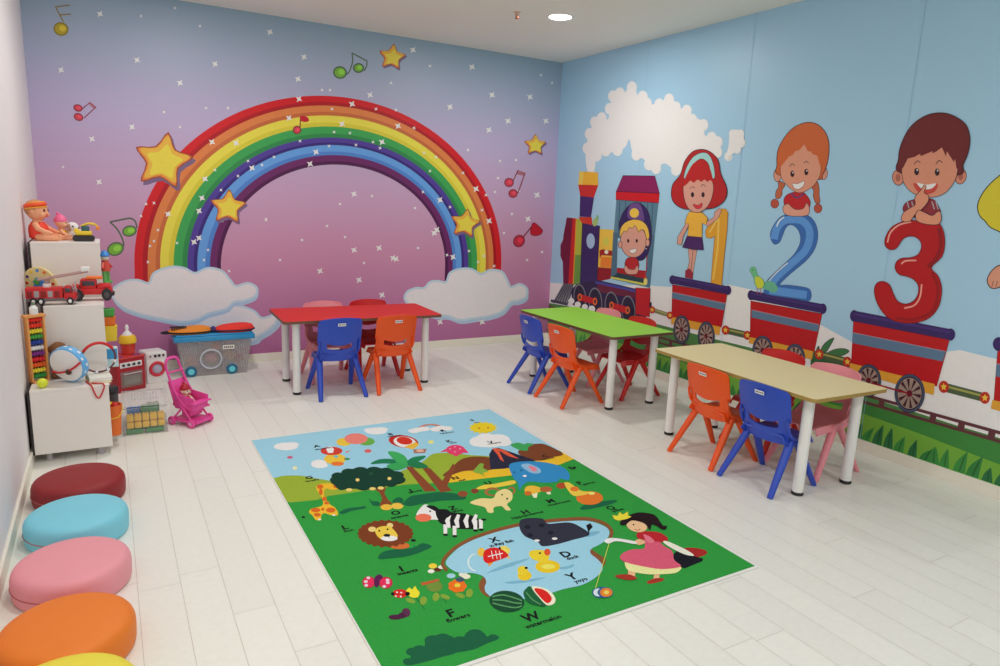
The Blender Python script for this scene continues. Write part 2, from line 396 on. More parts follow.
# bush between the second and third wagon
h = cr(740, 280, 6.66)
A.curve(h((470, 560), (480, 500), (500, 470), (530, 500), (600, 520), (680, 540), (735, 570), (745, 600), (600, 600), (500, 590)), (44, 84, 48))
A.curve(h((538, 490), (548, 445), (585, 405), (626, 386), (606, 430), (575, 480), (555, 500)), (54, 104, 62), pen, .5)
A.curve(h((570, 500), (600, 475), (650, 458), (700, 458), (727, 475), (690, 500), (630, 512)), (54, 104, 62), pen, .5)
A.curve(h((505, 480), (520, 440), (530, 450), (530, 500)), (38, 78, 48))
for q_ in ((755, 30), (910, 110), (648, 60)):
    y_ = at(*q_, 0, XR).y; A.put(W((y_+.0015, BB), (y_+.0015, H-.002), (y_-.0015, H-.002), (y_-.0015, BB)), (128, 162, 188))
# smoke
sm = cr(570, 80, 5.556)
A.curve(sm((100, 508), (88, 440), (90, 370), (110, 290), (140, 230), (175, 207), (212, 218), (222, 150), (240, 85), (275, 68), (305, 70), (325, 40), (345, 33), (366, 50), (378, 85), (410, 82), (428, 110), (445, 172), (470, 160), (495, 130), (540, 103), (575, 107),
    (595, 150), (650, 165), (680, 215), (715, 215), (745, 250), (750, 305), (790, 315), (828, 345), (828, 400), (800, 450), (700, 470), (640, 520), (590, 515), (555, 480), (520, 465), (480, 500), (440, 480), (410, 440), (370, 425), (345, 390), (330, 330), (310, 370),
    (265, 402), (220, 400), (190, 400), (150, 430), (135, 508)), (226, 216, 218))
for P_ in ((110, 300), (140, 235), (178, 212), (222, 160), (240, 90), (278, 74), (345, 40), (405, 92), (428, 130), (470, 166), (498, 135), (552, 108), (590, 152), (650, 170), (680, 220), (742, 250), (788, 320), (822, 345), (820, 400), (760, 460), (690, 480), (640, 508), (590, 500), (480, 490), (440, 470), (370, 415), (265, 390), (200, 392), (150, 420), (98, 380)):
    A.ell(*sm(P_)[0], 5, 6, (226, 216, 218), n=16)
for P_ in ((905, 300), (948, 300), (955, 350), (930, 385), (880, 425)): A.ell(*sm(P_)[0], 4, 4.6, (222, 212, 214), n=16)
A.curve(sm((865, 430), (882, 370), (890, 300), (920, 275), (960, 295), (968, 350), (940, 390), (900, 415), (880, 438)), (222, 212, 214))

A.k = .74
red, dred, navy, slate, gold = (172, 22, 28), (120, 16, 26), (50, 34, 92), (84, 112, 140), (206, 150, 52)
def lerp(a, b, t): return (a[0]+(b[0]-a[0])*t, a[1]+(b[1]-a[1])*t)
def wheel(cx, cy, rx, ry, base=(150, 130, 120)):
    rim = (66, 76, 100)
    A.ell(cx, cy, rx+.5, ry+.5, (30, 26, 40)); A.ell(cx, cy, rx, ry, rim)
    A.ell(cx, cy, rx*.88, ry*.88, (30, 26, 44)); A.ell(cx, cy, rx*.82, ry*.82, base)
    for k in range(10):
        t = 2*PI*k/10+.2; d = .13
        A.poly([(cx+rx*.12*math.cos(t), cy+ry*.12*math.sin(t)), (cx+rx*.78*math.cos(t-d), cy+ry*.78*math.sin(t-d)), (cx+rx*.78*math.cos(t+d), cy+ry*.78*math.sin(t+d))], (56, 20, 34))
    A.ell(cx, cy, rx*.2, ry*.18, (96, 20, 34))
def starlet(x, y, r):
    A.ell(x, y, r, r*1.2, (176, 44, 36)); P = []
    for k in range(10):
        t = PI*k/5-PI/2; q = r*.7 if k % 2 == 0 else r*.34
        P.append((x+q*math.cos(t), y+1.15*q*math.sin(t)))
    A.poly(P, (236, 178, 64))
def wagon(lid, th, body, stripe, yel, wheels, coup):
    A.poly(body, red, dred, .8)
    tl, tr, br, bl = stripe
    A.poly(stripe, slate); A.stroke([tl, tr], (150, 130, 150), .8)
    A.poly(yel, gold)
    (x0, y0), (x1, y1) = lid; y0 -= 1.8; y1 -= 1.8
    A.stroke([(x0, y0+th/2), (x1, y1+th/2)], navy, th); A.ell(x0, y0+th/2, th*.4, th*.56, navy); A.ell(x1, y1+th/2, th*.42, th*.58, navy)
    A.stroke([(x0, y0+th*.3), (x1, y1+th*.3)], (62, 44, 108), th*.25)
    if coup:
        a, b = coup; n = th*.42
        A.stroke([a, b], (70, 88, 60), n*2.0); A.stroke([(a[0], a[1]-n*.3), (b[0], b[1]-n*.3)], (150, 150, 80), n*.5)
        starlet(a[0]+th*.1, a[1], th*.48); starlet(b[0], b[1], th*.48)
    for w in wheels: wheel(*w)
wagon([(672.8, 277.5), (728.2, 288)], 8, [(672.7, 284.8), (727.4, 294.2), (721.8, 327), (672, 317)], [(672.6, 292.3), (725.9, 303.5), (724.4, 310.3), (672.6, 298.3)], [(671.8, 316.8), (720.8, 326.8), (719.6, 335), (671.2, 323.8)],
      [(682, 329.5, 7.8, 14), (706.6, 336, 8, 14.2)], ((725, 330), (747.5, 335.3)))
wagon([(751.2, 292.5), (823, 306)], 9, [(750.8, 301), (822.3, 313.8), (814.3, 352), (750.2, 338)], [(751.7, 310), (819.3, 324.7), (818, 331.8), (751.7, 317.5)], [(749.8, 337), (813.6, 351.3), (812, 359.6), (748.7, 343)],
      [(762.8, 350, 9.8, 14), (795, 359, 10, 15)], ((818.5, 354.2), (847.6, 361.8)))
def wag3():
    wagon([(854.5, 312.5), (951, 331)], 10.5, [(853.7, 321), (949.7, 340), (937, 386), (851.6, 364)], [(853, 332.6), (946.2, 351.5), (943, 361.4), (852.6, 343)], [(850.5, 363), (935, 384), (934, 395), (849.5, 370.4)],
      [(869, 380.5, 12, 16), (910, 393.3, 14.7, 19)], ((943, 386.8), (985, 397.8)))
    A.stroke([(872, 383), (908, 393)], (140, 20, 34), 1.6)
wag3()
class Sh:                                       # the fourth wagon repeats the third, further along the wall
    def __enter__(s): s.m = A.map; A.map = lambda p: s.m(p)+Vector((0, -.832, -.012))
    def __exit__(s, *a): A.map = s.m
with Sh(): wag3()

# engine
a = cr(555, 160, 8.327); b = cr(555, 235, 7.4); c = cr(545, 250, 8.325)
A.poly([(563.5, 235), (566.8, 217.5), (573, 218), (570, 284), (563.3, 284), (562.8, 262), (560.4, 256), (560.6, 245), (563, 240)], (104, 18, 52))
A.poly([(572.6, 218), (576.2, 218.4), (573.2, 284.5), (568.2, 284)], (182, 36, 32))
A.poly([(576, 218.4), (583.4, 219.5), (580.4, 285.4), (573, 284.5)], (164, 172, 60)); A.poly([(574.4, 255), (581.8, 255), (580.4, 285.4), (573, 284.5)], (96, 140, 62)); A.stroke([(576.4, 218.4), (573.3, 284.5)], (214, 150, 50), .9)
A.poly([(599.5, 229), (614, 229.8), (612, 278), (598, 268)], (222, 180, 70)); A.ell(606, 241.5, 2.6, 4, (190, 190, 80))
A.poly(b((330, 115), (350, 105), (430, 118), (432, 155), (345, 150), (330, 175)), (150, 30, 30)); A.poly(b((340, 160), (420, 165), (418, 242), (335, 236)), (214, 120, 44)); A.ell(606.5, 252, 2, 2, (236, 220, 190))
A.poly(b((320, 238), (420, 246), (412, 325), (310, 345)), (134, 18, 30))
A.poly([(582.6, 222), (599.8, 226), (597, 284), (580.2, 286)], navy, pen, .6)
A.ell(590.8, 241, 4.2, 7.6, (150, 176, 206))
A.poly([(578.6, 217), (591.8, 217.2), (592.6, 225), (582, 223)], (190, 52, 34))
A.poly(a((212, 300), (325, 310), (300, 475), (208, 470)), (56, 34, 100), pen, .4)
A.poly(a((195, 203), (362, 208), (325, 312), (212, 300)), (186, 40, 34)); A.poly(a((205, 95), (358, 103), (362, 210), (195, 205)), (222, 166, 46))
A.poly(a((205, 95), (240, 97), (232, 205), (195, 205)), (226, 190, 80))
A.ell(595.5, 222, 2.6, 4.4, (150, 180, 110), 15); A.ell(597.5, 217.5, 1.3, 2.6, (120, 170, 130))
# cab
A.poly([(616.5, 199), (658.5, 203), (655, 235), (650, 288), (612, 279), (613.8, 235)], (82, 118, 140))
for x in (620, 626, 641, 648, 653): A.stroke([(x, 201), (x-3, 262)], (58, 90, 116), 1.0)
A.poly([(617.5, 238), (647.6, 241), (646.3, 274), (617, 268)], (150, 190, 216))
A.poly([(617.6, 267.6), (648, 271), (646.4, 279), (616.4, 273.4)], (160, 26, 34)); A.poly([(613, 271.5), (646.5, 279), (645, 284.5), (611.6, 277)], (32, 58, 70)); A.stroke([(611.2, 277.4), (645.5, 284.5)], (190, 190, 80), 2)
A.poly([(647.6, 236), (655, 235), (650, 288), (645.5, 286)], (70, 104, 130)); A.poly([(613.6, 232), (618.2, 233), (617, 274), (611, 277)], (70, 100, 122)); A.stroke([(648, 240), (646.5, 272)], (150, 30, 40), 1)
A.poly([(616.2, 191), (659.7, 192.5), (658.9, 203), (616, 199.6)], (186, 24, 34), pen, .5)
A.poly([(623.2, 175.6), (655, 176), (659.9, 193.4), (616.3, 191.4)], (124, 28, 84), pen, .6)
# boy with a cap in the cab
skin, sk2 = (200, 146, 132), pen
A.curve(a((545, 590), (552, 480), (590, 410), (640, 365), (690, 355), (745, 385), (785, 450), (802, 560), (805, 670), (780, 740), (700, 740)) + b((700, 100), (665, 175), (620, 188), (600, 160)), (46, 34, 90), pen, .6)
A.curve(a((610, 480), (620, 390), (660, 360), (710, 370), (735, 430), (745, 510), (690, 500)), (96, 68, 128)); A.ell(634.7, 213, 4.6, 4.8, (232, 180, 72))
A.ell(633.8, 241, 13, 16.6, skin, 0, pen, .5); A.ell(620.6, 244.5, 2, 3.6, skin, 0, pen, .4); A.ell(648, 242.6, 2, 3.8, skin, 0, pen, .4)
A.curve(a((545, 640), (550, 570), (590, 520), (660, 495), (730, 510), (775, 560), (790, 640), (768, 660), (748, 590), (720, 580), (700, 600), (672, 545), (650, 570), (622, 560), (600, 600), (580, 590)), (228, 176, 76), pen, .4, 3)
for x in (628.6, 637.2): A.ell(x, 240.8, 1.1, 1.9, (50, 28, 34))
A.poly(b((553, 110), (605, 98), (603, 125), (580, 138), (560, 130)), (240, 230, 228), (120, 50, 50), .4)
A.curve(b((520, 215), (530, 180), (560, 165), (600, 170), (622, 200), (618, 250), (560, 260), (525, 245)), (170, 34, 40), pen, .4)
A.curve(b((515, 245), (530, 225), (548, 250), (590, 255), (608, 228), (622, 245), (610, 285), (570, 292), (530, 282)), skin, pen, .4)
# chassis
A.poly([(577, 284), (598, 280), (637, 289), (650, 289), (649, 315), (636, 324), (573, 305), (571, 290)], (40, 26, 66))
A.poly(b((310, 345), (600, 405), (598, 470), (320, 420)), (96, 22, 52)); A.stroke(b((300, 348), (595, 414)), (62, 66, 150), 2.4)
for x, y, rx, ry in ((580, 297.5, 6.3, 13.5), (595.6, 301.5, 6.8, 14), (611.8, 305.5, 6.9, 14), (628.6, 310, 7, 14.5)):
    A.ell(x, y, rx, ry, (110, 112, 122), -4); A.ell(x, y+.6, rx-.9, ry-.9, (32, 24, 52), -4)
A.poly([(636, 287.7), (650.5, 288.4), (649.8, 317), (635.6, 314)], (176, 20, 30), pen, .5); A.poly([(649.8, 302), (652, 302.5), (651.4, 310), (649.4, 309.6)], (40, 20, 40))
for (P, r1, r2) in (([(581.4, 294.3), (595.7, 298.8), (595.5, 304.5), (580.5, 300.6)], (580, 297.2), (595.3, 301.4)), ([(612.4, 302.4), (628.2, 307), (627.4, 314), (611.6, 308.4)], (611.8, 305.3), (628, 310.3))):
    A.poly(P, (180, 26, 32))
    for x, y in (r1, r2): A.ell(x, y, 2.2, 3.8, (216, 100, 40)); A.ell(x, y, 1.1, 2.2, (80, 40, 40))
A.stroke([(652, 309.5), (670.5, 315.5)], (110, 120, 70), 4); A.stroke([(652, 309), (670.5, 315)], (170, 160, 110), 1); starlet(652.5, 309.8, 3); starlet(670.3, 315.3, 3.2)
A.ell(645.8, 281.5, 1.9, 3.6, (232, 200, 110)); A.ell(645.6, 277, 1.4, 1.6, (170, 60, 50))
# cow catcher
for k in range(6):
    t = k/5; A.stroke([(564+9*t, 284), (553.5+14*t, 303)], (96, 100, 110), 1.5); A.stroke([(564.8+9*t, 284), (554.6+14*t, 303)], (50, 50, 66), .7)
A.stroke([(551, 300.6), (568, 304.4)], (60, 66, 80), 2.6)
for x, y, r in ((571.5, 301, 3), (578, 304.5, 3), (585, 307, 3), (592, 309, 3.4)): A.ell(x, y, r, r, (222, 216, 222))

# girl with red bob and headband beside the 1
d = cr(660, 140, 4.44)
A.poly(d((272, 306), (293, 306), (303, 322), (300, 390), (288, 500), (275, 645), (228, 634), (236, 520), (245, 425), (228, 436), (207, 432), (203, 408), (212, 384), (246, 352)), (204, 146, 46), (160, 100, 40), .5)
A.stroke(d((268, 330), (240, 380), (222, 410)), (232, 196, 110), 1); A.stroke(d((262, 345), (258, 480), (238, 620)), (228, 178, 80), 2.0)
A.poly(d((125, 480), (166, 482), (152, 560), (145, 612), (116, 604), (130, 540)), skin, pen, .4); A.stroke(d((147, 484), (136, 600)), pen, .4)
A.poly(d((114, 578), (132, 570), (148, 590), (147, 618), (112, 610)), (140, 40, 60))
A.poly(d((122, 424), (188, 430), (196, 488), (150, 486), (101, 477)), (66, 36, 92), pen, .4)
A.poly(d((118, 368), (131, 375), (104, 432), (98, 465), (78, 462), (80, 432)), skin, pen, .4)
A.poly(d((203, 372), (215, 358), (240, 345), (246, 318), (266, 302), (275, 315), (262, 345), (215, 385)), skin, pen, .4)
A.poly(d((132, 318), (190, 322), (214, 345), (207, 378), (190, 368), (188, 432), (124, 426), (130, 372), (112, 370), (120, 340)), (216, 164, 60), pen, .4)
A.curve(d((130, 308), (90, 298), (62, 275), (52, 240), (60, 195), (92, 155), (112, 95), (148, 52), (190, 42), (228, 55), (260, 90), (272, 150), (298, 212), (292, 262), (255, 295), (215, 305)), (166, 34, 36), pen, .7)
A.curve(d((108, 165), (122, 118), (150, 75), (190, 56), (220, 66), (240, 110), (246, 165), (232, 165), (218, 108), (190, 84), (160, 98), (136, 135), (124, 170)), (150, 196, 196), pen, .4)
A.curve(d((106, 200), (120, 175), (175, 165), (225, 172), (240, 210), (230, 265), (205, 305), (165, 322), (130, 305), (110, 260)), skin, pen, .5)
A.curve(d((104, 205), (118, 160), (150, 105), (190, 88), (222, 120), (240, 190), (226, 178), (214, 186), (200, 176), (186, 186), (170, 176), (152, 190), (138, 180), (122, 196)), (172, 34, 34), None, 1, 3)
for x in (147, 194): A.ell(*d((x, 243))[0], 1.6, 2.6, (44, 26, 34))
A.curve(d((150, 284), (170, 290), (190, 280), (186, 300), (168, 306), (156, 298)), (196, 52, 60), pen, .3)
A.line(d((136, 216), (146, 208), (158, 213)), pen, .5); A.line(d((184, 206), (194, 198), (204, 206)), pen, .5)

# girl with plaits leaning on the 2
e = cr(740, 115, 6.66); f = cr(740, 200, 6.05)
two = f((188, 240), (185, 200), (200, 160), (235, 112), (275, 90), (340, 92), (405, 92), (445, 122), (468, 175), (470, 240), (448, 305), (405, 362), (350, 410), (290, 460), (242, 512), (290, 514), (400, 530), (428, 552), (430, 592), (408, 612), (330, 598), (160, 570), (148, 540), (160, 495), (210, 440), (270, 385), (330, 325), (362, 265), (365, 215), (345, 172), (310, 150), (280, 165), (258, 215), (240, 255), (210, 268))
A.curve(two, (52, 100, 168), (60, 80, 130), .5, 4)
A.stroke(smooth_pts(f((207, 238), (222, 175), (262, 128), (320, 118), (380, 128), (418, 175), (420, 240), (395, 305), (340, 360), (270, 420), (210, 480), (180, 540)), 5, False), (86, 140, 204), 7.5)
A.stroke(f((180, 545), (405, 575)), (86, 140, 204), 8)
A.line(f((222, 160), (240, 125), (268, 103)), (206, 216, 232), 1.3); A.line(f((168, 500), (220, 440), (290, 380)), (190, 204, 228), 1.2)
A.curve(f((140, 505), (175, 490), (205, 498), (225, 520), (228, 545), (205, 562), (165, 545), (135, 530)), (96, 168, 140))
A.curve(f((72, 405), (92, 408), (102, 432), (112, 458), (140, 480), (150, 510), (135, 535), (110, 535), (92, 512), (84, 475), (70, 445), (60, 425)), (100, 176, 130), (60, 120, 90), .3)
A.curve(f((95, 465), (125, 470), (145, 500), (135, 530), (110, 532), (95, 505)), (190, 196, 60)); A.ell(*f((78, 425))[0], .5, .6, pen); A.stroke(f((105, 530), (108, 568)), (190, 80, 90), .6); A.stroke(f((125, 532), (128, 570)), (190, 80, 90), .6)
for P, tip in ((e((258, 440), (300, 462), (282, 500), (280, 530), (262, 556), (238, 550), (240, 510), (256, 480)), (232, 590)), (e((476, 470), (514, 444), (528, 490), (528, 530), (532, 582), (504, 586), (488, 540), (490, 505)), (520, 622))):
    A.curve(P, (176, 92, 62), pen, .5); q = e(tip)[0]; A.ell(q[0], q[1], 4.0, 4.6, (170, 76, 56), 0, pen, .4)
A.curve(e((300, 545), (350, 516), (420, 515), (462, 560), (468, 600), (440, 640), (340, 640), (296, 600)), (178, 32, 38), pen, .5); A.line(e((340, 522), (380, 552), (425, 524)), (92, 60, 110), 1.6)
A.curve(f((262, 40), (290, 22), (318, 46), (345, 58), (385, 50), (402, 18), (420, 45), (412, 90), (345, 99), (288, 92), (264, 72)), (206, 146, 128), pen, .5)
for q in ((250, 402), (558, 388)): A.ell(*e(q)[0], 3.8, 6.4, (200, 138, 118), 0, pen, .5)
A.curve(e((262, 400), (247, 330), (252, 240), (290, 160), (350, 90), (430, 52), (500, 55), (555, 95), (588, 160), (594, 240), (580, 330), (550, 400), (520, 430)), (190, 94, 48), pen, .7)
A.curve(e((270, 350), (290, 300), (360, 240), (432, 196), (490, 240), (530, 290), (540, 370), (520, 430), (480, 480), (420, 514), (370, 512), (315, 470), (278, 420)), (204, 142, 118), pen, .4)
A.poly(e((250, 330), (280, 230), (400, 150), (520, 200), (560, 330), (535, 340), (515, 270), (488, 262), (470, 240), (455, 245), (430, 196), (395, 235), (370, 240), (350, 268), (325, 278), (305, 305), (272, 345)), (190, 94, 48))
for x, y in ((350, 392), (443, 380)): A.ell(*e((x, y))[0], 2.0, 3.2, (58, 24, 26)); A.ell(*e((x+4, y-8))[0], .6, .8, (235, 225, 225))
A.line(e((332, 345), (348, 325), (366, 338)), pen, .6); A.line(e((428, 322), (442, 308), (458, 322)), pen, .6)
A.curve(e((350, 456), (390, 456), (430, 438), (424, 472), (388, 496), (360, 484)), (236, 226, 222), (150, 60, 50), .5, 3)

# boy leaning on the 3
h = cr(870, 100, 5.123); q3 = cr(860, 210, 5.55)
A.curve(q3((142, 195), (145, 150), (180, 95), (240, 65), (300, 58), (340, 70), (400, 78), (440, 75), (465, 120), (472, 190), (455, 260), (398, 320), (436, 368), (455, 440), (440, 530), (390, 595), (310, 625), (220, 622), (150, 590), (100, 520), (82, 450), (95, 408), (130, 397), (165, 415), (185, 460), (210, 505), (255, 522), (300, 505), (325, 465), (326, 420), (300, 385), (260, 367), (220, 357), (198, 325), (205, 288), (235, 268), (280, 265), (322, 250), (342, 215), (340, 178), (312, 150), (275, 145), (240, 160), (215, 197), (195, 217), (165, 218)), (166, 20, 26), (110, 16, 26), .9, 4)
A.line(q3((440, 100), (452, 190), (430, 260), (380, 318)), (132, 18, 26), 4); A.line(q3((400, 345), (436, 440), (405, 560), (300, 606), (200, 600)), (140, 18, 26), 3)
for P in (((155, 180), (172, 125), (220, 83), (285, 66)), ((232, 300), (256, 282), (315, 280)), ((345, 412), (336, 480), (305, 528), (248, 545))): A.line(q3(*P), (232, 150, 140), 1.6)
A.curve(h((175, 575), (180, 530), (235, 508), (320, 508), (352, 545), (356, 585), (260, 610)), (132, 44, 54), pen, .5)
for x in (190, 214, 318, 338): A.stroke(h((x, 520), (x+12, 560)), (160, 152, 164), 1.2)
for x in ((145, 398), (465, 392)): A.ell(*h(x)[0], 5.6, 7.6, (196, 128, 106), 12 if x[0] > 300 else -8, pen, .6); A.ell(*h(x)[0], 2.4, 3.8, (158, 92, 80))
A.curve(h((160, 375), (148, 300), (160, 230), (200, 150), (255, 98), (320, 70), (390, 68), (450, 92), (495, 130), (514, 195), (506, 265), (480, 330), (450, 385)), (100, 32, 34), pen, .8)
A.curve(h((166, 340), (190, 300), (260, 270), (370, 230), (430, 270), (452, 320), (445, 390), (420, 440), (380, 480), (325, 498), (262, 494), (205, 464), (172, 415)), (200, 134, 110), pen, .5)
A.poly(h((152, 340), (160, 230), (260, 150), (420, 160), (500, 250), (462, 360), (445, 350), (438, 300), (432, 318), (410, 285), (396, 262), (392, 290), (370, 243), (345, 262), (320, 275), (325, 262), (290, 276), (262, 288), (258, 276), (230, 292), (196, 300), (170, 350)), (100, 32, 34))
for x, y in ((241, 367), (346, 370)): A.ell(*h((x, y))[0], 2.4, 3.6, (46, 22, 28)); A.ell(*h((x+3, y-8))[0], .7, .9, (235, 225, 225))
A.line(h((228, 330), (245, 312), (260, 322)), pen, .7); A.line(h((340, 328), (356, 310), (374, 322)), pen, .7)
A.curve(h((225, 425), (280, 440), (346, 428), (338, 465), (300, 482), (255, 474), (235, 455)), (186, 66, 58))
A.curve(h((244, 425), (290, 434), (340, 428), (320, 452), (290, 458), (262, 450)), (238, 226, 222))
A.curve(h((165, 618), (172, 580), (205, 555), (234, 535), (232, 500), (262, 462), (280, 436), (290, 446), (280, 474), (302, 490), (300, 520), (272, 556), (235, 585), (205, 622)), (204, 138, 112), pen, .6)
A.curve(h((236, 590), (250, 564), (280, 575), (320, 592), (345, 575), (362, 572), (368, 612), (350, 638), (290, 636), (244, 620)), (204, 138, 112), pen, .6)
# the blond child at the picture's right edge (only hair and hand are in view)
A.curve([(1004, 172), (990, 184), (981, 196), (977.5, 207), (980, 216), (985, 221), (990, 227), (997, 230.5), (1004, 233), (1016, 230), (1060, 232), (1078, 210), (1070, 176), (1040, 158), (1018, 162)], (196, 184, 48), pen, 1.0)
A.curve([(1006, 230), (1010, 200), (1036, 190), (1060, 205), (1060, 235), (1036, 250), (1014, 246)], (204, 142, 120), pen, .6)
A.curve([(1006, 262), (996, 267), (989.6, 274), (987.3, 281), (990, 287), (994.5, 288.5), (1000, 287), (1012, 282), (1040, 268), (1036, 250), (1018, 250)], (200, 140, 118), pen, .9)
for x in (992, 996): A.stroke([(x, 287), (x+1.5, 281)], pen, .5)
A.poly([(1020, 262), (1060, 260), (1064, 320), (1020, 316)], (180, 60, 110), pen, .6)
sky = mat('sky_wallpaper', (140, 176, 202), .4, K, .02, 1.5, spec=.35)
bm = B(); bb(bm, (XR, YF-T, 0), (XR+T, D, H))
A.build(bm, 1)
for z in (3.02, 1.9, .8, 4.2): pass
tag(struct('wall_right', bm, [sky, print_m]), 'blue wall printed with a toy train, smoke, children and numbers one two three')
# ================================================================== PLAY RUG
RGX, RGY, RGW, RGL = .676, 1.724, 1.644, 2.370
A = Art(2, .0065, (0, 0, 1), .71, .00012)
c1_, c2_, c3_, c4_, c5_, c6_, c7_, c8_, cT, cG, cQ = (cr(240, 400, 3.571), cr(270, 425, 6.34), cr(320, 420, 6.66), cr(420, 405, 6.66), cr(500, 430, 6.66), cr(350, 500, 6.66), cr(440, 510, 6.056), cr(370, 570, 6.66), cr(440, 400, 4.545), cr(440, 400, 4.545), cr(540, 490, 4.545))
X0, X1, Yb, Yt = RGX+.005, RGX+RGW-.012, RGY+.012, RGY+RGL-.006
def L3(*P): return [Vector((x, y, A.val)) for x, y in P]
def clipx(v): return [Vector((min(max(p.x, X0), X1), min(max(p.y, Yb), Yt), p.z)) for p in v]
om = A.map
A.map = lambda p: clipx([om(p)])[0]
A.put(L3((X0, Yb), (X1, Yb), (X1, Yt), (X0, Yt)), (46, 140, 60))
A.put([om(p) for p in []] or L3((X0, 3.2), (X1, 3.2), (X1, Yt), (X0, Yt)), (142, 190, 210))
ol = (138, 160, 52); grn = (46, 140, 60); sand = (222, 172, 44); brn = (112, 62, 38); dg = (26, 92, 62); blk = (26, 26, 30)
A.curve([(262, 480), (275, 478), (284, 475.8), (301.5, 475.8), (317, 478.6), (345, 482), (380, 478), (404, 470), (422, 462), (433, 454), (450, 453), (470, 455), (500, 458), (520, 470), (500, 485), (440, 492), (380, 500), (320, 512), (280, 520)], ol)
A.curve(c4_((190, 470), (260, 440), (450, 430), (600, 422), (640, 465), (600, 480), (400, 505), (200, 525), (160, 520)), sand)
A.poly(c5_((225, 205), (300, 180), (420, 150), (520, 205), (400, 240), (290, 220)), sand)
A.poly([(262, 506), (290.5, 502.5), (317, 500), (329, 496), (365, 490.8), (404, 484.8), (425, 483.5), (447, 483), (480, 479), (510, 475.6), (560, 464.5), (590, 456), (640, 500), (600, 560), (300, 560)], grn)
A.curve(c4_((150, 470), (210, 420), (270, 365), (350, 345), (470, 355), (480, 430), (300, 440), (200, 470)), brn)
A.curve(c5_((120, 155), (175, 105), (250, 92), (312, 100), (420, 160), (350, 182), (240, 205)), brn)
A.poly(c4_((470, 430), (460, 330), (480, 295), (520, 285), (600, 312), (770, 370), (640, 410), (560, 425)), (40, 40, 58))
for P in (((480, 290), (520, 290), (560, 380), (535, 365), (515, 330)), ((520, 290), (560, 300), (660, 360), (600, 345)), ((500, 288), (540, 300), (600, 350))): A.poly(c4_(*P), (204, 84, 56))
for x, y, rx, ry in ((380, 245, 50, 32), (440, 225, 70, 36), (520, 235, 80, 40), (450, 255, 110, 28), (560, 250, 50, 26)): A.ell(*c4_((x, y))[0], rx/6.66, ry/6.66, (232, 228, 226))
A.curve(c5_((70, 100), (120, 85), (160, 95), (180, 88), (225, 95), (190, 115), (180, 140), (120, 130)), (60, 150, 84))
A.curve(c5_((60, 240), (110, 215), (220, 210), (330, 222), (420, 250), (462, 295), (455, 335), (400, 325), (380, 345), (300, 352), (200, 345), (150, 370), (130, 400), (118, 350), (90, 320)), (48, 128, 182))
A.curve(c5_((140, 235), (190, 225), (260, 255), (270, 285), (220, 290), (170, 265)), (130, 170, 200)); A.curve(c5_((190, 240), (235, 250), (245, 272), (215, 275)), (206, 120, 140))
A.ell(*c5_((165, 307))[0], 2, 1, (236, 232, 226)); A.ell(*c5_((95, 282))[0], .9, .6, blk); A.ell(*c5_((140, 270))[0], .9, .6, blk)
sx, sy = c4_((420, 152))[0]
for k in range(14): t = 2*PI*k/14; A.poly([(sx+12*math.cos(t-.14), sy+4.9*math.sin(t-.14)), (sx+16*math.cos(t), sy+6.6*math.sin(t)), (sx+12*math.cos(t+.14), sy+4.9*math.sin(t+.14))], (232, 196, 60))
A.ell(sx, sy, 12.6, 5.1, (236, 190, 40)); A.ell(sx-4, sy+.5, 1.3, .8, (190, 120, 40)); A.ell(sx+5, sy, 1.3, .8, (190, 120, 40))
for r, c in ((12.5, (176, 90, 90)), (11, (210, 150, 80)), (9.6, (130, 90, 140)), (8.2, (142, 190, 210))): A.ell(430.5, 428.5, r, r*.36, c, -2, a0=180, a1=360)
for x, y in ((418, 430), (424, 429), (414, 431), (441, 428), (447, 428.5), (436, 429.5)): A.ell(x, y, 6, 2.2, (234, 230, 228))
pk = (206, 60, 100)
A.ell(455.5, 450, 9.5, 5, pk); A.poly([(446, 449), (440, 452), (446, 452)], pk); A.poly([(464, 448), (469, 453), (463, 453)], pk); A.ell(456, 454, 3, 2.4, pk)
for x, y in ((450, 449), (455, 452), (460, 449), (455, 447)): A.ell(x, y, 1, .6, (236, 150, 170))
for x, y, r, c in ((286, 446.5, 12, 0), (280, 447.5, 6, 0), (292, 444.5, 7, 0), (376, 431, 11, 0), (370, 430, 6, 0), (381, 429.5, 7, 0), (320, 465.5, 8, 0)): A.ell(x, y, r, r*.32, (232, 230, 228))
# animals in the plane, balloons
A.ell(335, 459, 11, 5.4, (232, 178, 60)); A.ell(331.5, 451, 11, 4.2, (190, 60, 50)); A.poly([(326, 449), (330, 446), (334, 449), (333, 453), (328, 453)], (236, 226, 220)); A.ell(337.5, 463.8, 6.4, 2.2, (222, 110, 50)); A.ell(319, 464, 8, 4.2, (236, 232, 228)); A.ell(336, 456.5, 2.2, 1.2, (90, 170, 190)); A.poly([(345, 452), (351, 450), (347, 453)], (200, 90, 60)); A.ell(347, 459, 3, 1.2, (60, 130, 80))
A.ell(344, 442, 7.5, 4, (236, 180, 60)); A.ell(366.5, 441.6, 8.2, 4, (96, 160, 70)); A.ell(356, 438.8, 11.6, 5.4, (222, 120, 110))
A.ell(368, 451, 3.6, 1.8, (200, 90, 90)); A.ell(290, 457.4, 3, 1.4, (180, 90, 120)); A.ell(431, 442, 2.8, 1.7, (232, 210, 120)); A.ell(295, 468, 2.4, 1.6, (226, 220, 160))
A.ell(403.5, 441.5, 15, 6.2, (176, 44, 40), 8); A.ell(405, 442.2, 11.5, 5.4, (236, 226, 214), 8); A.ell(404.5, 440.8, 8, 3.8, (190, 50, 36), 8); A.poly([(404, 447), (416, 442), (419, 445), (413, 449.5)], (228, 170, 60)); A.poly([(413, 449.5), (427, 448.8), (425, 453), (414, 453.5)], (150, 110, 100)); A.ell(420, 450.8, 4, 1.4, (226, 160, 140))
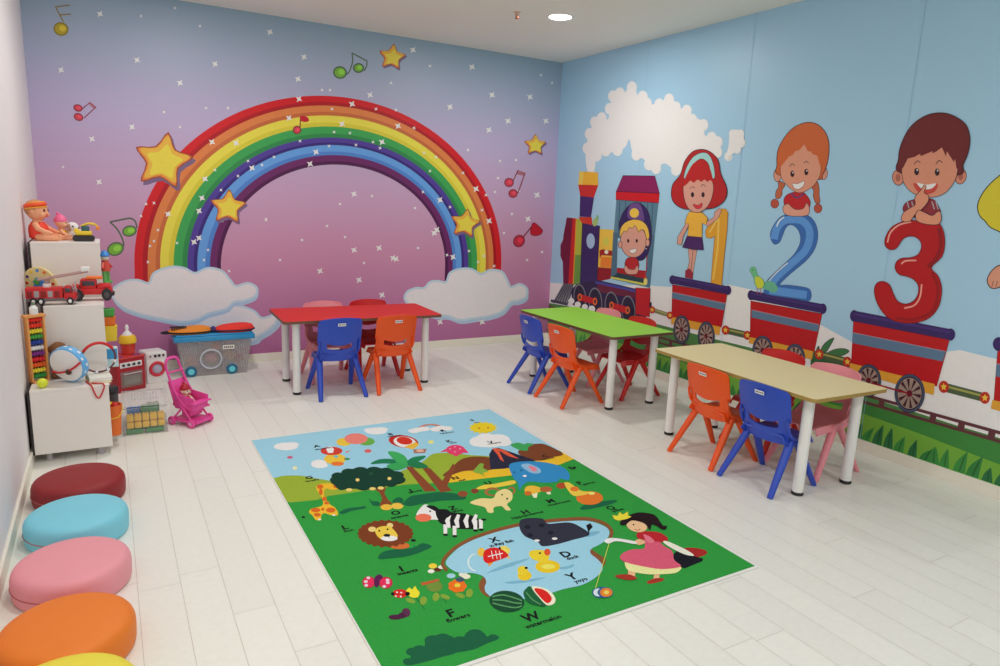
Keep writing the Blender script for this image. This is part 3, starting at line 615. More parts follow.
# giraffe
A.curve(c2_((292, 392), (330, 372), (400, 372), (438, 380), (440, 402), (400, 412), (350, 406), (345, 455), (375, 500), (412, 525), (432, 560), (420, 575), (385, 572), (345, 560), (325, 575), (322, 602), (290, 602), (270, 575), (248, 555), (262, 532), (330, 512), (332, 470), (305, 425)), (230, 170, 48))
for x, y, rx, ry in ((318, 392, 20, 14), (420, 390, 20, 12), (322, 425, 12, 20), (345, 470, 16, 14), (360, 495, 16, 10), (290, 540, 30, 14), (385, 540, 30, 16), (300, 570, 22, 12), (335, 535, 10, 10)): A.ell(*c2_((x, y))[0], rx/6.34, ry/6.34, (196, 96, 34))
A.ell(*c2_((212, 585))[0], 1.8, 1, blk); A.ell(*c2_((315, 600))[0], 1.6, .8, (235, 230, 220)); A.ell(*c2_((405, 572))[0], 1.6, .8, (235, 230, 220))
# bushes and big tree
A.curve(c3_((130, 615), (180, 590), (260, 580), (300, 575), (300, 590), (220, 605), (150, 628)), dg)
A.curve(c3_((560, 560), (600, 510), (680, 495), (800, 480), (900, 490), (960, 500), (960, 530), (800, 540), (680, 560), (600, 575)), dg)
A.curve(c3_((325, 520), (345, 540), (390, 545), (400, 570), (350, 568)), dg); A.curve(c3_((480, 545), (520, 515), (555, 530), (540, 560)), dg)
A.poly(c3_((360, 455), (440, 450), (428, 490), (452, 530), (485, 560), (395, 575), (415, 525), (400, 490)), (120, 66, 40))
A.curve(c3_((65, 400), (95, 372), (160, 348), (220, 325), (300, 330), (380, 318), (450, 333), (520, 348), (565, 398), (540, 425), (440, 440), (400, 455), (300, 462), (200, 458), (135, 468), (90, 430)), (22, 58, 46))
for x, y, r in ((120, 375, 40), (190, 352, 44), (270, 345, 50), (360, 345, 52), (440, 350, 50), (510, 370, 44), (530, 400, 36), (120, 410, 44), (200, 435, 44), (290, 440, 50), (390, 432, 44), (470, 420, 44)): A.ell(*c3_((x, y))[0], r*1.1/6.66, r*.62/6.66, (22, 58, 46))
for x, y in ((195, 467), (350, 460), (405, 455), (462, 392), (340, 360), (250, 400)): A.ell(*c3_((x, y))[0], 3.2 if y > 440 else 2, 1.6, (222, 190, 110) if y > 380 else (32, 76, 56))
A.ell(*c3_((442, 582))[0], 5.8, 3, (230, 170, 60)); A.ell(*c3_((515, 574))[0], 6, 3.1, (230, 176, 70))
# palms
for P in (((590, 236), (616, 240), (702, 325), (660, 328)), ((646, 236), (680, 245), (758, 325), (716, 330)), ((716, 300), (760, 228), (772, 236), (736, 315))): A.poly(c1_(*P), (124, 66, 42))
A.curve(c3_((338, 294), (380, 268), (440, 260), (510, 266), (560, 285), (480, 292), (420, 290)), (30, 112, 76)); A.curve(c3_((452, 215), (500, 213), (560, 238), (590, 290), (540, 300), (490, 262)), (58, 156, 86))
A.curve(c3_((580, 280), (620, 250), (700, 240), (690, 258), (640, 285), (600, 305)), (30, 118, 76)); A.curve(c3_((580, 300), (650, 278), (722, 315), (650, 322)), (34, 112, 70)); A.curve(c3_((445, 305), (520, 285), (585, 300), (560, 325), (500, 338), (465, 325)), (52, 150, 82))
A.curve(c4_((355, 445), (380, 410), (400, 390), (425, 395), (420, 420), (455, 440), (420, 455), (430, 475), (400, 460)), (120, 160, 60))
A.curve(c4_((375, 560), (420, 535), (500, 525), (620, 503), (632, 525), (540, 545), (450, 560)), (216, 186, 66)); A.ell(*c4_((285, 592))[0], 5, 3, (130, 72, 48)); A.ell(*c4_((365, 574))[0], 3.8, 2.4, (120, 60, 44))
# goat
A.ell(*cT((238, 418))[0], 8, 4.4, (150, 100, 60)); A.ell(*cT((242, 420))[0], 5.4, 2.6, grn); A.ell(*cT((325, 412))[0], 4, 4, (150, 100, 60)); A.ell(*cT((322, 414))[0], 2.4, 2.6, grn)
A.curve(cT((138, 465), (185, 448), (240, 448), (258, 420), (298, 405), (328, 425), (326, 455), (305, 475), (322, 500), (300, 502), (280, 484), (245, 490), (242, 512), (218, 512), (205, 490), (170, 480), (150, 475)), (230, 196, 136)); A.ell(*cT((305, 450))[0], 1, .8, blk); A.ell(*cT((282, 432))[0], .8, .8, blk)
# mushrooms and squirrel
for P in (((412, 420), (425, 445), (440, 445), (445, 415)), ((470, 405), (490, 430), (505, 428), (495, 400))): A.poly(cT(*P), (232, 214, 180))
A.curve(cT((385, 415), (392, 395), (425, 390), (460, 402), (455, 418), (400, 430)), (226, 170, 60)); A.ell(*cT((400, 425))[0], 3.6, 2.2, (186, 96, 40)); A.ell(*cT((482, 407))[0], 6.2, 2.8, (160, 90, 50))
A.curve(cT((640, 488), (680, 470), (790, 455), (800, 465), (740, 485), (650, 500)), dg)
A.ell(*cT((680, 446))[0], 13.4, 6.8, (206, 110, 44)); A.ell(*cT((552, 390))[0], 5, 3, (160, 70, 40)); A.curve(cT((565, 380), (590, 378), (640, 412), (690, 420), (640, 435), (600, 432)), (228, 184, 70)); A.ell(*cT((612, 405))[0], 4.4, 2.4, (206, 110, 44)); A.ell(*cT((690, 425))[0], 3, 1.4, (226, 214, 120))
# zebra
A.curve(c1_((700, 410), (740, 405), (800, 405), (850, 425), (855, 455), (820, 462), (760, 458), (715, 440)), blk)
for x in (740, 772, 805, 835): A.poly(c1_((x+4, 408), (x+14, 412), (x+9, 430), (x+12, 456), (x+2, 458), (x-8, 432)), (234, 230, 226))
for x, y in ((735, 470), (768, 475), (842, 455), (862, 452)):
    A.poly(c1_((x-9, y-25), (x+5, y-25), (x+5, y+8), (x-8, y+8)), (230, 226, 222)); A.ell(*c1_((x-1, y+12))[0], 2.6, 1.2, blk)
A.curve(c1_((650, 380), (668, 374), (690, 388), (712, 395), (722, 425), (690, 428), (650, 425), (630, 410)), (234, 230, 226)); A.curve(c1_((665, 380), (690, 378), (712, 392), (720, 415), (700, 400)), blk); A.curve(c1_((700, 395), (740, 392), (752, 412), (720, 430), (706, 425)), blk); A.ell(*c1_((655, 421))[0], 8, 4, (222, 106, 80)); A.ell(*c1_((870, 428))[0], 2.6, 1.1, blk)
A.ell(*c1_((679, 398))[0], 1, .8, blk)
# lion
for P_ in (((200, 390), (235, 340), (250, 385)), ((260, 385), (300, 325), (320, 380)), ((340, 378), (370, 318), (390, 372)), ((400, 370), (430, 300), (450, 355)), ((455, 350), (490, 286), (505, 335))): A.poly(c6_(*P_), dg)
for P_ in (((575, 375), (600, 350), (620, 372)), ((630, 365), (650, 340), (668, 362)), ((690, 360), (712, 338), (730, 355))): A.poly(c1_(*P_), dg)
A.curve(c6_((190, 392), (215, 350), (300, 330), (420, 320), (480, 290), (545, 310), (480, 345), (400, 372), (280, 388)), dg)
A.ell(*c6_((330, 306))[0], 10, 3.4, (190, 100, 50)); A.ell(*c6_((422, 270))[0], 2.6, 1.4, blk); mx, my = c6_((236, 225))[0]
for k in range(22): t = 2*PI*k/22; A.ell(mx+25.5*math.cos(t), my+12*math.sin(t), 2.6, 2, (112, 56, 32))
A.ell(mx, my, 26.6, 12.8, (112, 56, 32)); A.ell(*c6_((148, 197))[0], 4, 2.6, (214, 190, 120)); A.ell(*c6_((266, 172))[0], 3.2, 2.6, (214, 190, 120))
A.curve(c6_((168, 205), (200, 180), (260, 178), (295, 205), (318, 240), (300, 262), (262, 275), (210, 265), (180, 240)), (226, 184, 70)); A.ell(*c6_((262, 258))[0], 8.2, 2.8, (236, 226, 214)); A.ell(*c6_((246, 238))[0], 3.4, 1.5, blk); A.stroke(c6_((256, 240), (262, 256)), blk, .5)
for q in ((195, 208), (250, 198)): A.ell(*c6_(q)[0], 1, .9, blk)
# insects and flowers
for x, y, rx, ry in ((125, 548, 44, 40), (238, 552, 46, 40)): A.ell(*c6_((x, y))[0], rx/6.66, ry/6.66, (150, 50, 60)); A.ell(*c6_((x, y))[0], rx/6.66-1, ry/6.66-1, (206, 44, 84))
for q in ((122, 520), (105, 545), (108, 570), (250, 535), (252, 552), (228, 578)): A.ell(*c6_(q)[0], 1.9, 1.4, (240, 190, 200))
A.ell(*c6_((178, 545))[0], 2.8, 6, (84, 30, 76)); A.ell(*c6_((195, 515))[0], 3.4, 2.8, (84, 30, 76))
olive = (120, 150, 56)
for s, e_, lf in (((300, 180), (365, 262), (356, 205)), ((452, 150), (512, 220), (440, 180)), ((618, 138), (660, 190), (662, 155))):
    A.stroke(c8_(s, e_), (40, 100, 50), .8); A.ell(*c8_(lf)[0], 3.4, 4.4, olive, 20)
for q in ((270, 205), (500, 180), (600, 170)): A.ell(*c8_(q)[0], 5, 2.2, olive, 20)
A.curve(c8_((240, 145), (262, 118), (280, 130), (300, 108), (312, 128), (330, 150), (320, 180), (290, 186), (262, 175)), (232, 204, 50)); A.ell(*c8_((200, 158))[0], 7.4, 4.4, (190, 40, 36)); A.ell(*c8_((250, 160))[0], 2.4, 2, blk); A.ell(*c8_((152, 160))[0], 1.8, 1.6, blk)
for q in ((180, 150), (208, 152), (172, 176), (205, 178)): A.ell(*c8_(q)[0], 1, .8, (236, 226, 210))
A.ell(*c8_((170, 315))[0], 7, 2.6, (70, 34, 60)); A.ell(*c8_((240, 285))[0], 4.4, 4.6, (84, 44, 72)); A.ell(*c8_((212, 305))[0], 4, 3, (70, 34, 60))
A.ell(*c8_((430, 110))[0], 8, 5.4, (104, 130, 56)); A.poly(c8_((335, 88), (455, 60), (465, 72), (350, 105)), (176, 86, 50))
for k in range(7): t = 2*PI*k/7; x, y = c8_((582, 108))[0]; A.ell(x+5.4*math.cos(t), y+3.6*math.sin(t), 4, 3, (226, 104, 34))
A.ell(*c8_((582, 104))[0], 3, 2, (240, 190, 60))
for q, c in (((540, 40), (150, 190, 210)), ((620, 30), (226, 232, 200)), ((640, 45), (220, 226, 190)), ((600, 66), (60, 80, 100))): A.ell(*c8_(q)[0], 4.4, 2.4, c)
A.ell(*c6_((552, 440))[0], 4.2, 2.6, (230, 190, 60)); A.ell(*c6_((584, 465))[0], 4, 2, (90, 44, 30)); A.ell(*c6_((540, 476))[0], 3.4, 2, (232, 226, 200)); A.ell(*c6_((612, 448))[0], 3.8, 2, (232, 226, 200))
# pond
water = [(445.8, 562.8), (450, 556.2), (461.5, 546.3), (481.3, 537.2), (509.4, 529), (532.5, 524.9), (565.5, 521.6), (588.6, 521.4), (603.8, 526.3), (609.3, 531.8), (607, 539.5), (599.4, 545), (591.7, 549), (590.6, 553.8), (598.3, 560.4), (602.7, 567), (599.4, 574.7), (584, 584.6), (562, 590), (535, 598), (500, 600), (487, 594), (484.6, 587.6), (486.2, 582.7), (483.3, 576.9), (473, 573.6), (458.2, 573), (449, 568)]
A.stroke(smooth_pts([(447, 571), (442.5, 564), (447.5, 555), (460.5, 544.6), (480.8, 535.4), (509, 527.2), (532, 523), (565.5, 519.7), (589.5, 519.4), (605.5, 524.6), (611.6, 531.6), (610, 538)], 5, False), (124, 78, 48), 3.4)
A.curve([(484, 577), (479, 584), (481, 592), (489, 597), (494, 590), (489, 582)], (124, 78, 48)); A.curve([(590, 549), (589, 555), (597, 562), (602, 568), (606, 560), (598, 554)], (124, 78, 48))
A.curve(water, (142, 190, 210))
for P in (((280, 385), (400, 330), (540, 295), (470, 330), (380, 360)), ((390, 440), (520, 425), (640, 410), (560, 435), (440, 450)), ((700, 350), (760, 345), (810, 330), (800, 350), (740, 362)), ((850, 150), (940, 130), (968, 140), (900, 165))): A.curve(c7_(*P), (112, 166, 190))
for r in (5, 8): A.ell(*c7_((215, 320))[0], r, r*1.1, (200, 220, 226), 0, a0=90, a1=270); A.ell(*c7_((219, 320))[0], r-.8, r*1.1-1, (142, 190, 210), 0, a0=90, a1=270)
hip = (46, 48, 62)
A.curve(c7_((480, 100), (490, 62), (550, 50), (625, 56), (655, 85), (780, 78), (850, 105), (905, 152), (800, 185), (700, 212), (620, 222), (590, 195), (520, 165), (492, 135)), hip)
A.poly(c7_((885, 95), (910, 82), (925, 105), (905, 128), (902, 150), (894, 125)), blk)
for q in ((530, 105), (615, 95), (545, 155), (670, 140)): A.ell(*c7_(q)[0], 3, 2, (30, 30, 44))
for q in ((587, 188), (694, 176)): A.ell(*c7_(q)[0], 2.8, 1.2, (236, 232, 226))
A.ell(*c7_((250, 258))[0], 4, 4.4, (230, 176, 70)); A.ell(*c7_((385, 250))[0], 6.4, 5, (236, 196, 90)); A.poly(c7_((270, 300), (300, 345), (330, 310)), (226, 150, 60)); A.poly(c7_((390, 280), (430, 305), (410, 270)), (230, 170, 70))
A.curve(c7_((262, 300), (270, 250), (320, 230), (370, 240), (412, 272), (400, 290), (330, 315), (285, 325)), (196, 36, 34))
A.stroke(c7_((290, 285), (380, 265)), (240, 220, 214), .9)
for x in (315, 340, 362): A.stroke(c7_((x-4, 250), (x+6, 300)), (240, 220, 214), .7)
A.ell(*c7_((362, 234))[0], 1.2, 1.2, blk)
A.ell(*c7_((652, 345))[0], 12.4, 6.4, (230, 182, 40)); A.curve(c7_((538, 270), (555, 248), (610, 245), (650, 255), (662, 290), (640, 320), (600, 315), (560, 300)), (236, 190, 50)); A.ell(*c7_((650, 258))[0], 3.2, 3.4, (206, 80, 44)); A.ell(*c7_((605, 264))[0], 1, 1, blk); A.ell(*c7_((655, 345))[0], 7, 2.6, (240, 206, 90))
A.ell(*c7_((512, 400))[0], 7, 5, (230, 182, 40)); A.ell(*c7_((500, 368))[0], 5.2, 4.4, (236, 190, 50)); A.ell(*c7_((522, 354))[0], 1.6, 1.2, blk)
mx, my = c7_((405, 556))[0]; A.ell(mx, my, 17.6, 10.6, (26, 70, 46), 6)
for d_ in (-5.4, 0, 5.4): A.line([(mx-14.4, my+d_*.6-1.5), (mx-4, my+d_-1), (mx+8, my+d_*.9+1.5), (mx+15, my+d_*.5+2)], (84, 142, 92), 1.3)
A.curve(c7_((505, 510), (520, 480), (555, 470), (640, 578), (590, 582), (530, 560)), (30, 88, 54)); A.line(c7_((520, 500), (560, 545), (610, 575)), (84, 142, 92), 1)
A.curve(c7_((555, 472), (600, 468), (660, 490), (698, 535), (690, 570), (650, 580), (610, 545)), (226, 222, 190)); A.curve(c7_((570, 482), (610, 480), (650, 500), (676, 535), (668, 560), (645, 566), (610, 535)), (196, 38, 34))
# queen, basket and yo-yo
A.stroke(cQ((320, 225), (250, 455)), (190, 200, 90), .7)
A.curve(cQ((650, 268), (690, 262), (748, 272), (758, 290), (720, 305), (670, 300)), (150, 40, 40)); A.poly(cQ((582, 322), (620, 278), (742, 312), (738, 324), (660, 356), (610, 350)), (24, 26, 34))
for P in (((400, 360), (435, 372), (430, 400), (400, 398)), ((520, 375), (545, 378), (540, 405), (515, 408))): A.poly(cQ(*P), (226, 170, 130))
A.curve(cQ((344, 390), (400, 385), (440, 402), (410, 412), (355, 402)), (150, 50, 40)); A.curve(cQ((486, 418), (520, 402), (562, 402), (552, 415), (500, 427)), (150, 50, 40))
A.curve(cQ((390, 322), (460, 340), (560, 350), (640, 352), (620, 378), (560, 385), (500, 386), (440, 378), (395, 362)), (232, 222, 150))
A.curve(cQ((470, 210), (515, 205), (555, 250), (600, 280), (610, 320), (640, 350), (560, 362), (480, 352), (400, 334), (365, 315), (375, 290), (420, 272), (475, 266)), (196, 84, 110))
A.curve(cQ((440, 200), (470, 190), (540, 195), (580, 220), (570, 238), (520, 236), (480, 228), (445, 222)), (170, 36, 44)); A.curve(cQ((470, 205), (500, 215), (520, 238), (490, 240)), (206, 110, 130))
A.curve(cQ((428, 240), (450, 225), (480, 240), (450, 252)), (226, 170, 130)); A.curve(cQ((292, 232), (330, 220), (430, 236), (430, 248), (350, 235), (310, 246)), (232, 228, 214)); A.curve(cQ((560, 240), (580, 236), (660, 272), (700, 300), (660, 296), (600, 268)), (232, 214, 200))
A.ell(*cQ((440, 166))[0], 10.4, 6, (230, 176, 136), 12)
A.curve(cQ((362, 155), (385, 128), (440, 105), (505, 110), (532, 126), (548, 150), (562, 166), (576, 164), (572, 180), (552, 180), (530, 166), (508, 160), (500, 184), (478, 158), (450, 146), (415, 142), (385, 162)), (34, 22, 26)); A.ell(*cQ((562, 174))[0], 3, 2, (34, 22, 26))
A.poly(cQ((338, 135), (328, 116), (352, 120), (362, 102), (376, 114), (400, 100), (400, 118), (416, 124), (395, 134), (356, 142)), (234, 200, 60)); A.ell(*cQ((425, 160))[0], .8, .8, blk); A.line(cQ((430, 180), (445, 186), (455, 178)), (150, 50, 50), .6)
yx, yy_ = cQ((292, 468))[0]; A.ell(yx-2.6, yy_, 9.6, 5.6, (40, 80, 130)); A.ell(yx-6, yy_, 5, 4, (190, 206, 214)); A.ell(yx+1, yy_, 7.8, 5.4, (60, 90, 130)); A.ell(yx+2, yy_, 6.2, 4.4, (206, 120, 44)); A.ell(yx+2, yy_, 2.8, 2, (236, 190, 90))
A.curve(c8_((230, 622), (268, 592), (270, 545), (300, 516), (358, 516), (372, 470), (420, 440), (480, 428), (540, 440), (565, 452), (622, 446), (642, 416), (700, 400), (760, 420), (782, 442), (850, 440), (852, 462), (780, 490), (690, 530), (575, 552), (555, 560), (480, 580), (370, 612), (262, 636)), (28, 88, 60), n=4)
for q in ((610, 308),): A.ell(*cT(q)[0], 2, 1, blk)
for x, y, r in ((285, 545, 40), (330, 530, 40), (420, 470, 50), (485, 455, 45), (600, 470, 40), (700, 430, 50), (820, 450, 30), (255, 610, 32)): A.ell(*c8_((x, y))[0], r*1.15/6.66, r*.7/6.66, (28, 88, 60))
# letters and words
def lx_(l): return om(l).y
def tx(L_, l, w_, wq, s=.064, s2=.031):
    if lx_(l) > 3.0: s = .052; s2 = .030
    elif lx_(l) > 2.3: s = .056
    p = om(l); A.text(L_, (p.x-.02, p.y-.02, A.val), (1, 0, 0), (0, 1, 0), s, blk, .0022)
    if w_: p = om(wq); A.text(w_, (p.x, p.y-.006, A.val), (1, 0, .0), (0, 1, 0), s2, blk, .0011)
tx('A', (317, 446), 'airplane', (315, 450)); tx('B', (391, 434), 'balloon', (388, 437)); tx('S', (473, 420), 'sun', (474, 423)); tx('R', (443, 430.5), 'rainbow', (440, 434)); tx('K', (449, 441), 'kite', (450, 443.5))
tx('G', (309, 477.5), 'giraffe', (305, 482)); tx('O', (395, 513), 'orange', (391, 519)); tx('L', (346, 527), 'lion', (344, 532)); tx('Z', (453, 508), 'zebra', (450, 513)); tx('J', (413, 490), 'jungle', (409, 493)); tx('I', (404, 568), 'insects', (398, 575))
tx('F', (452, 613), 'flowers', (447, 622)); tx('W', (528, 618), 'watermelon', (526, 628)); tx('X', (494, 540), 'x-Ray fish', (490, 547)); tx('D', (565, 555), 'duck', (567, 560)); tx('Y', (572, 577), 'yoyo', (575, 583)); tx('Q', (610, 508), 'queen', (612, 512)); tx('M', (550, 501), 'mushroom', (548, 506))
tx('V', (491, 442), 'volcano', (488, 444.5)); tx('H', (525, 512), 'hippopotamus', (512, 519)); tx('N', (455, 478), 'nut', (459, 481)); tx('C', (545, 456), 'canyon', (542, 460)); tx('P', (580, 483), 'parrot', (583, 485)); tx('U', (488, 483), '', (0, 0)); tx('E', (572, 468), '', (0, 0))
A.map = om
edge_m = mat('rug_binding', (214, 214, 196), .9, noise=.06, scale=200)
rug_m = attr_mat('rug_print', .95, .1, fuzz=1)
bm = B(); bb(bm, (RGX, RGY, .0003), (RGX+RGW, RGY+RGL, .006), .002)
A.build(bm, 1)
tag(obj('play_rug', bm, [edge_m, rug_m], smooth=False), 'green and blue childrens alphabet rug with animals, pond and queen', 'rug')
# ================================================================== TABLES
leg_m = mat('white_table_leg', (212, 202, 198), .35, noise=.01); blackr = mat('black_rubber', (28, 26, 28), .6)
edge_t = mat('dark_table_edge', (92, 66, 50), .5)
TH_, TL_, TW_ = .569, 1.226, .603
def rrect(w, d, r, n=5):
    P = []
    for sx, sy, a in ((1, 1, 0), (-1, 1, 90), (-1, -1, 180), (1, -1, 270)):
        for k in range(n+1):
            t = math.radians(a+90*k/n); P.append((sx*(w/2-r)+r*math.cos(t), sy*(d/2-r)+r*math.sin(t)))
    return P
def table(loc, rz, topm, edge, label):
    t = thing('kids_table', label, 'table', loc, rz, None)
    bm = B(); prism(bm, rrect(TL_, TW_, .03), TH_-.02, TH_-.0012, mi=1); prism(bm, rrect(TL_-.006, TW_-.006, .028), TH_-.0012, TH_, mi=0)
    obj('tabletop', bm, [topm, edge], t, smooth=False)
    for sx in (-1, 1):
        for sy in (-1, 1):
            x, y = sx*(TL_/2-.106), sy*(TW_/2-.102)
            bm = B(); cyl(bm, (x, y, .018), .029, TH_-.02-.018-.006, 28); l = obj('leg', bm, leg_m, t)
            bm = B(); cyl(bm, (x, y, 0), .031, .02, 28, bev=.004); obj('foot', bm, blackr, l)
            bm = B(); cyl(bm, (x, y, TH_-.0265), .048, .006, 24); obj('mounting_plate', bm, mount, l)
    return t
mount = mat('table_plate', (196, 190, 150), .5)
T0 = ((1.672, 5.156, 0), -.0276); T1 = ((3.330, 4.279, 0), -1.553); T2 = ((3.353, 2.656, 0), -1.602)
table(*T0, mat('red_laminate', (182, 40, 36), .55, spec=.3, noise=.02), edge_t, 'childrens table with a red top, in front of the rainbow wall')
table(*T1, mat('green_laminate', (128, 182, 58), .5, spec=.35, noise=.02), edge_t, 'childrens table with a green top, between the red and the cream table')
table(*T2, mat('cream_laminate', (247, 230, 178), .55, k=1, spec=.3, noise=.02), mat('olive_table_edge', (140, 116, 60), .5), 'childrens table with a pale yellow cream top, nearest the camera')

# ================================================================== CHAIRS
def shell(o, th):
    for v in [v for v in o.verts if not v.link_faces]: o.verts.remove(v)
    bmesh.ops.recalc_face_normals(o, faces=o.faces[:]); o.normal_update()
    V = list(o.verts); Fs = list(o.faces); be = [e for e in o.edges if e.is_boundary]
    m = {v: o.verts.new(v.co - v.normal*th) for v in V}
    for e in be:
        a, b = e.verts; o.faces.new((a, b, m[b], m[a]))
    for f in Fs: o.faces.new([m[v] for v in reversed(f.verts)])
    return o
def back_surface(u, v):                       # u -1..1 across, v 0..1 up
    z = .262+.318*v
    if v < .12: w = .112+.032*math.sin(v/.12*PI/2)
    elif v < .42: w = .144+.002*v
    elif v < .50: w = .1455+.018*(v-.42)/.08
    elif v < .9: w = .1635
    else: w = .1635-.02*((v-.9)/.1)**2.2
    crown = .012*(1-u*u)*max(0, (v-.55)/.45)
    y = -.078-.075*v + .030*abs(u)**2.2
    return Vector((u*w, y, z+crown))
def back_bm(thick=.009):
    o = bmesh.new()
    us = [-1, -.97, -.9, -.78, -.66, -.56, -.5, -.4, -.27, -.13, 0, .13, .27, .4, .5, .56, .66, .78, .9, .97, 1]
    vs = [0, .03, .07, .12, .18, .24, .262, .28, .33, .36, .375, .42, .45, .5, .58, .68, .78, .87, .93, .97, 1]
    G = {}
    for i, u in enumerate(us):
        for j, v in enumerate(vs):
            vv = v
            if .2 < v < .45: vv = v+.05*(min(abs(u), .7)/.5)**2*(1-abs(v-.33)/.14 if abs(v-.33) < .14 else 0)
            G[i, j] = o.verts.new(back_surface(u, vv))
    for i in range(len(us)-1):
        for j in range(len(vs)-1):
            um, vm = abs(us[i]+us[i+1])/2, (vs[j]+vs[j+1])/2
            if .262 < vm < .375 and um < .66: continue
            if (.285 < vm < .30 or .36 < vm < .375) and um > .42 and um < .5: pass
            o.faces.new((G[i, j], G[i+1, j], G[i+1, j+1], G[i, j+1]))
    return shell(o, thick)
def seat_bm():
    o = bmesh.new(); n, m = 16, 14; G = {}
    for i in range(n+1):
        for j in range(m+1):
            u, v = -1+2*i/n, j/m
            w = .146+.012*v if v < .8 else .1556-.02*((v-.8)/.2)**2
            z = .302 - .012*math.sin(PI*min(v*1.1, 1))*(1-u*u) - (.018*((v-.78)/.22)**2 if v > .78 else 0) + .02*max(0, .12-v)/.12 - .035*max(0, abs(u)-.9)/.1
            G[i, j] = o.verts.new((u*w, -.085+.265*v, z))
    for i in range(n):
        for j in range(m): o.faces.new((G[i, j], G[i+1, j], G[i+1, j+1], G[i, j+1]))
    return shell(o, .009)
def leg_bm(sx, rear):
    bm = B(); top = Vector((sx*.130, -.012 if rear else .022, .294)); ft = Vector((sx*.170, -.195 if rear else .190, 0.0))
    pts = [top+(ft-top)*t for t in (0, .15, .4, .7, .97, 1)]
    tube(bm, pts, [.0235, .0235, .022, .0195, .017, .0145], 12, flat=.82)
    for v in bm.verts: v.co.z = max(v.co.z, 0)
    return bm
sticker_m = mat('sticker_paper', (214, 208, 206), .6); ink = mat('sticker_print', (70, 66, 76), .6)
def make_chair(m, label, sticker=True):
    t = thing('kids_chair', label, 'chair', (0, 0, 0), 0, 'moulded childrens chairs at the tables')
    obj('backrest', back_bm(), m, t, angle=50)
    s = obj('seat', seat_bm(), m, t, angle=50)
    for sx in (-1, 1):
        bm = B(); tube(bm, [(sx*.150, -.098, .42), (sx*.151, -.088, .385), (sx*.151, -.072, .345), (sx*.149, -.045, .315), (sx*.145, -.005, .298), (sx*.140, .06, .288)], [.006, .009, .010, .011, .012, .009], 10)
        obj('side_bracket', bm, m, s)
        for rear in (True, False): obj('leg', leg_bm(sx, rear), m, t)
    if sticker:
        bm = B(); q = back_surface(0, .86); nrm = -back_surface(0, .9)+back_surface(0, .7); a = math.atan2(.075, .318)
        R = RX(a); c = q+Vector((0, -.0098, 0))
        box(bm, c, (.058, .0012, .022), rot=R, mi=0)
        for k, (dx, w, h) in enumerate(((-.02, .006, .010), (-.011, .007, .008), (-.001, .005, .010), (.009, .008, .007), (.020, .007, .010))):
            box(bm, c+Vector((dx, -.0008, 0)), (w, .0008, h), rot=R, mi=1)
        tag(obj('sticker', bm, [sticker_m, ink], t, smooth=False), 'small white name sticker')
    return t
pl = {'blue': mat('blue_plastic', (34, 62, 158), .38, noise=.02), 'orange': mat('orange_plastic', (206, 70, 10), .38, noise=.02),
      'red': mat('red_plastic', (172, 24, 24), .38, noise=.02), 'pink': mat('pink_plastic', (226, 124, 134), .38, noise=.02)}
protos = {}
def chair(col, loc, rz, label):
    if col not in protos: c = protos[col] = make_chair(pl[col], label, True)
    else: c = copy_tree(protos[col])
    c.location = (*loc, 0); c.rotation_euler = (0, 0, math.radians(rz)); c.scale = (1, 1, 1.03 if rz > 80 else (1.01 if abs(rz) < 5 else (1.0 if loc[1] > 3.5 else .98))); c['label'] = label
    return c
chair('blue', (1.437, 4.905), 0, 'blue plastic chair with smiling slot, tucked under the red table')
chair('orange', (1.873, 4.910), 1, 'orange plastic chair beside the blue one at the red table')
chair('pink', (1.500, 5.368), 180, 'pink chair behind the red table, its back to the rainbow wall')
chair('red', (1.882, 5.368), 180, 'red chair behind the red table, its back to the rainbow wall')
chair('blue', (2.992, 4.492), -91, 'blue plastic chair at the green table, far left end')
chair('orange', (2.996, 4.076), -88, 'orange plastic chair on the near side of the green table')
chair('pink', (3.548, 4.490), 90, 'pink chair between the green table and the train wall')
chair('red', (3.552, 4.068), 90, 'red chair between the green table and the train wall')
chair('orange', (3.137, 2.758), -90, 'orange plastic chair on the near side of the cream table')
chair('blue', (3.137, 2.356), -88, 'blue plastic chair at the cream table, closest chair to the camera')
chair('red', (3.610, 2.785), 90, 'red chair between the cream table and the train wall')
chair('pink', (3.568, 2.390), 90, 'pink chair between the cream table and the train wall')

# ================================================================== ROUND FLOOR SEATS
def pouf(loc, c, nm, label, r=.194, h=.112, rz=0):
    t = thing('floor_cushion', label, 'floor cushion', loc, rz, 'round floor cushions along the left wall')
    m = mat(nm+'_leatherette', c, .55, noise=.03, scale=18, bump=.15)
    bm = B(); prof = [(0, 0), (r-.014, 0), (r-.004, .006), (r-.001, .016), (r+.001, h*.5), (r, h-.034), (r-.004, h-.020), (r-.011, h-.010), (r-.022, h-.003), (r-.04, h+.001), (r*.5, h+.004), (0, h+.005)]
    lathe(bm, prof, 56); obj('cushion_body', bm, m, t, angle=60)
    bm = B(); tube(bm, [((r+.001)*math.cos(math.radians(a)), (r+.001)*math.sin(math.radians(a)), h*.42) for a in range(175, 262, 4)], .0022, 6)
    tag(obj('zip', bm, mat('zip_tape', tuple(int(v*.7+70) for v in c), .6), t), 'pale zip')
for (x, y, c, nm, lb) in ((-.187, 3.63, (122, 22, 28), 'maroon', 'dark red round floor cushion, next to the white stepped shelf'), (-.184, 3.225, (108, 178, 196), 'aqua', 'light blue round floor cushion'),
                          (-.187, 2.79, (218, 132, 142), 'rose', 'pink round floor cushion between the blue and orange ones'), (-.187, 2.355, (208, 106, 28), 'orange', 'orange round floor cushion'),
                          (-.187, 2.0, (212, 188, 56), 'yellow', 'yellow round floor cushion, nearest the camera')):
    pouf((x, y, 0), c, nm, lb, rz=random.uniform(-.2, .2))

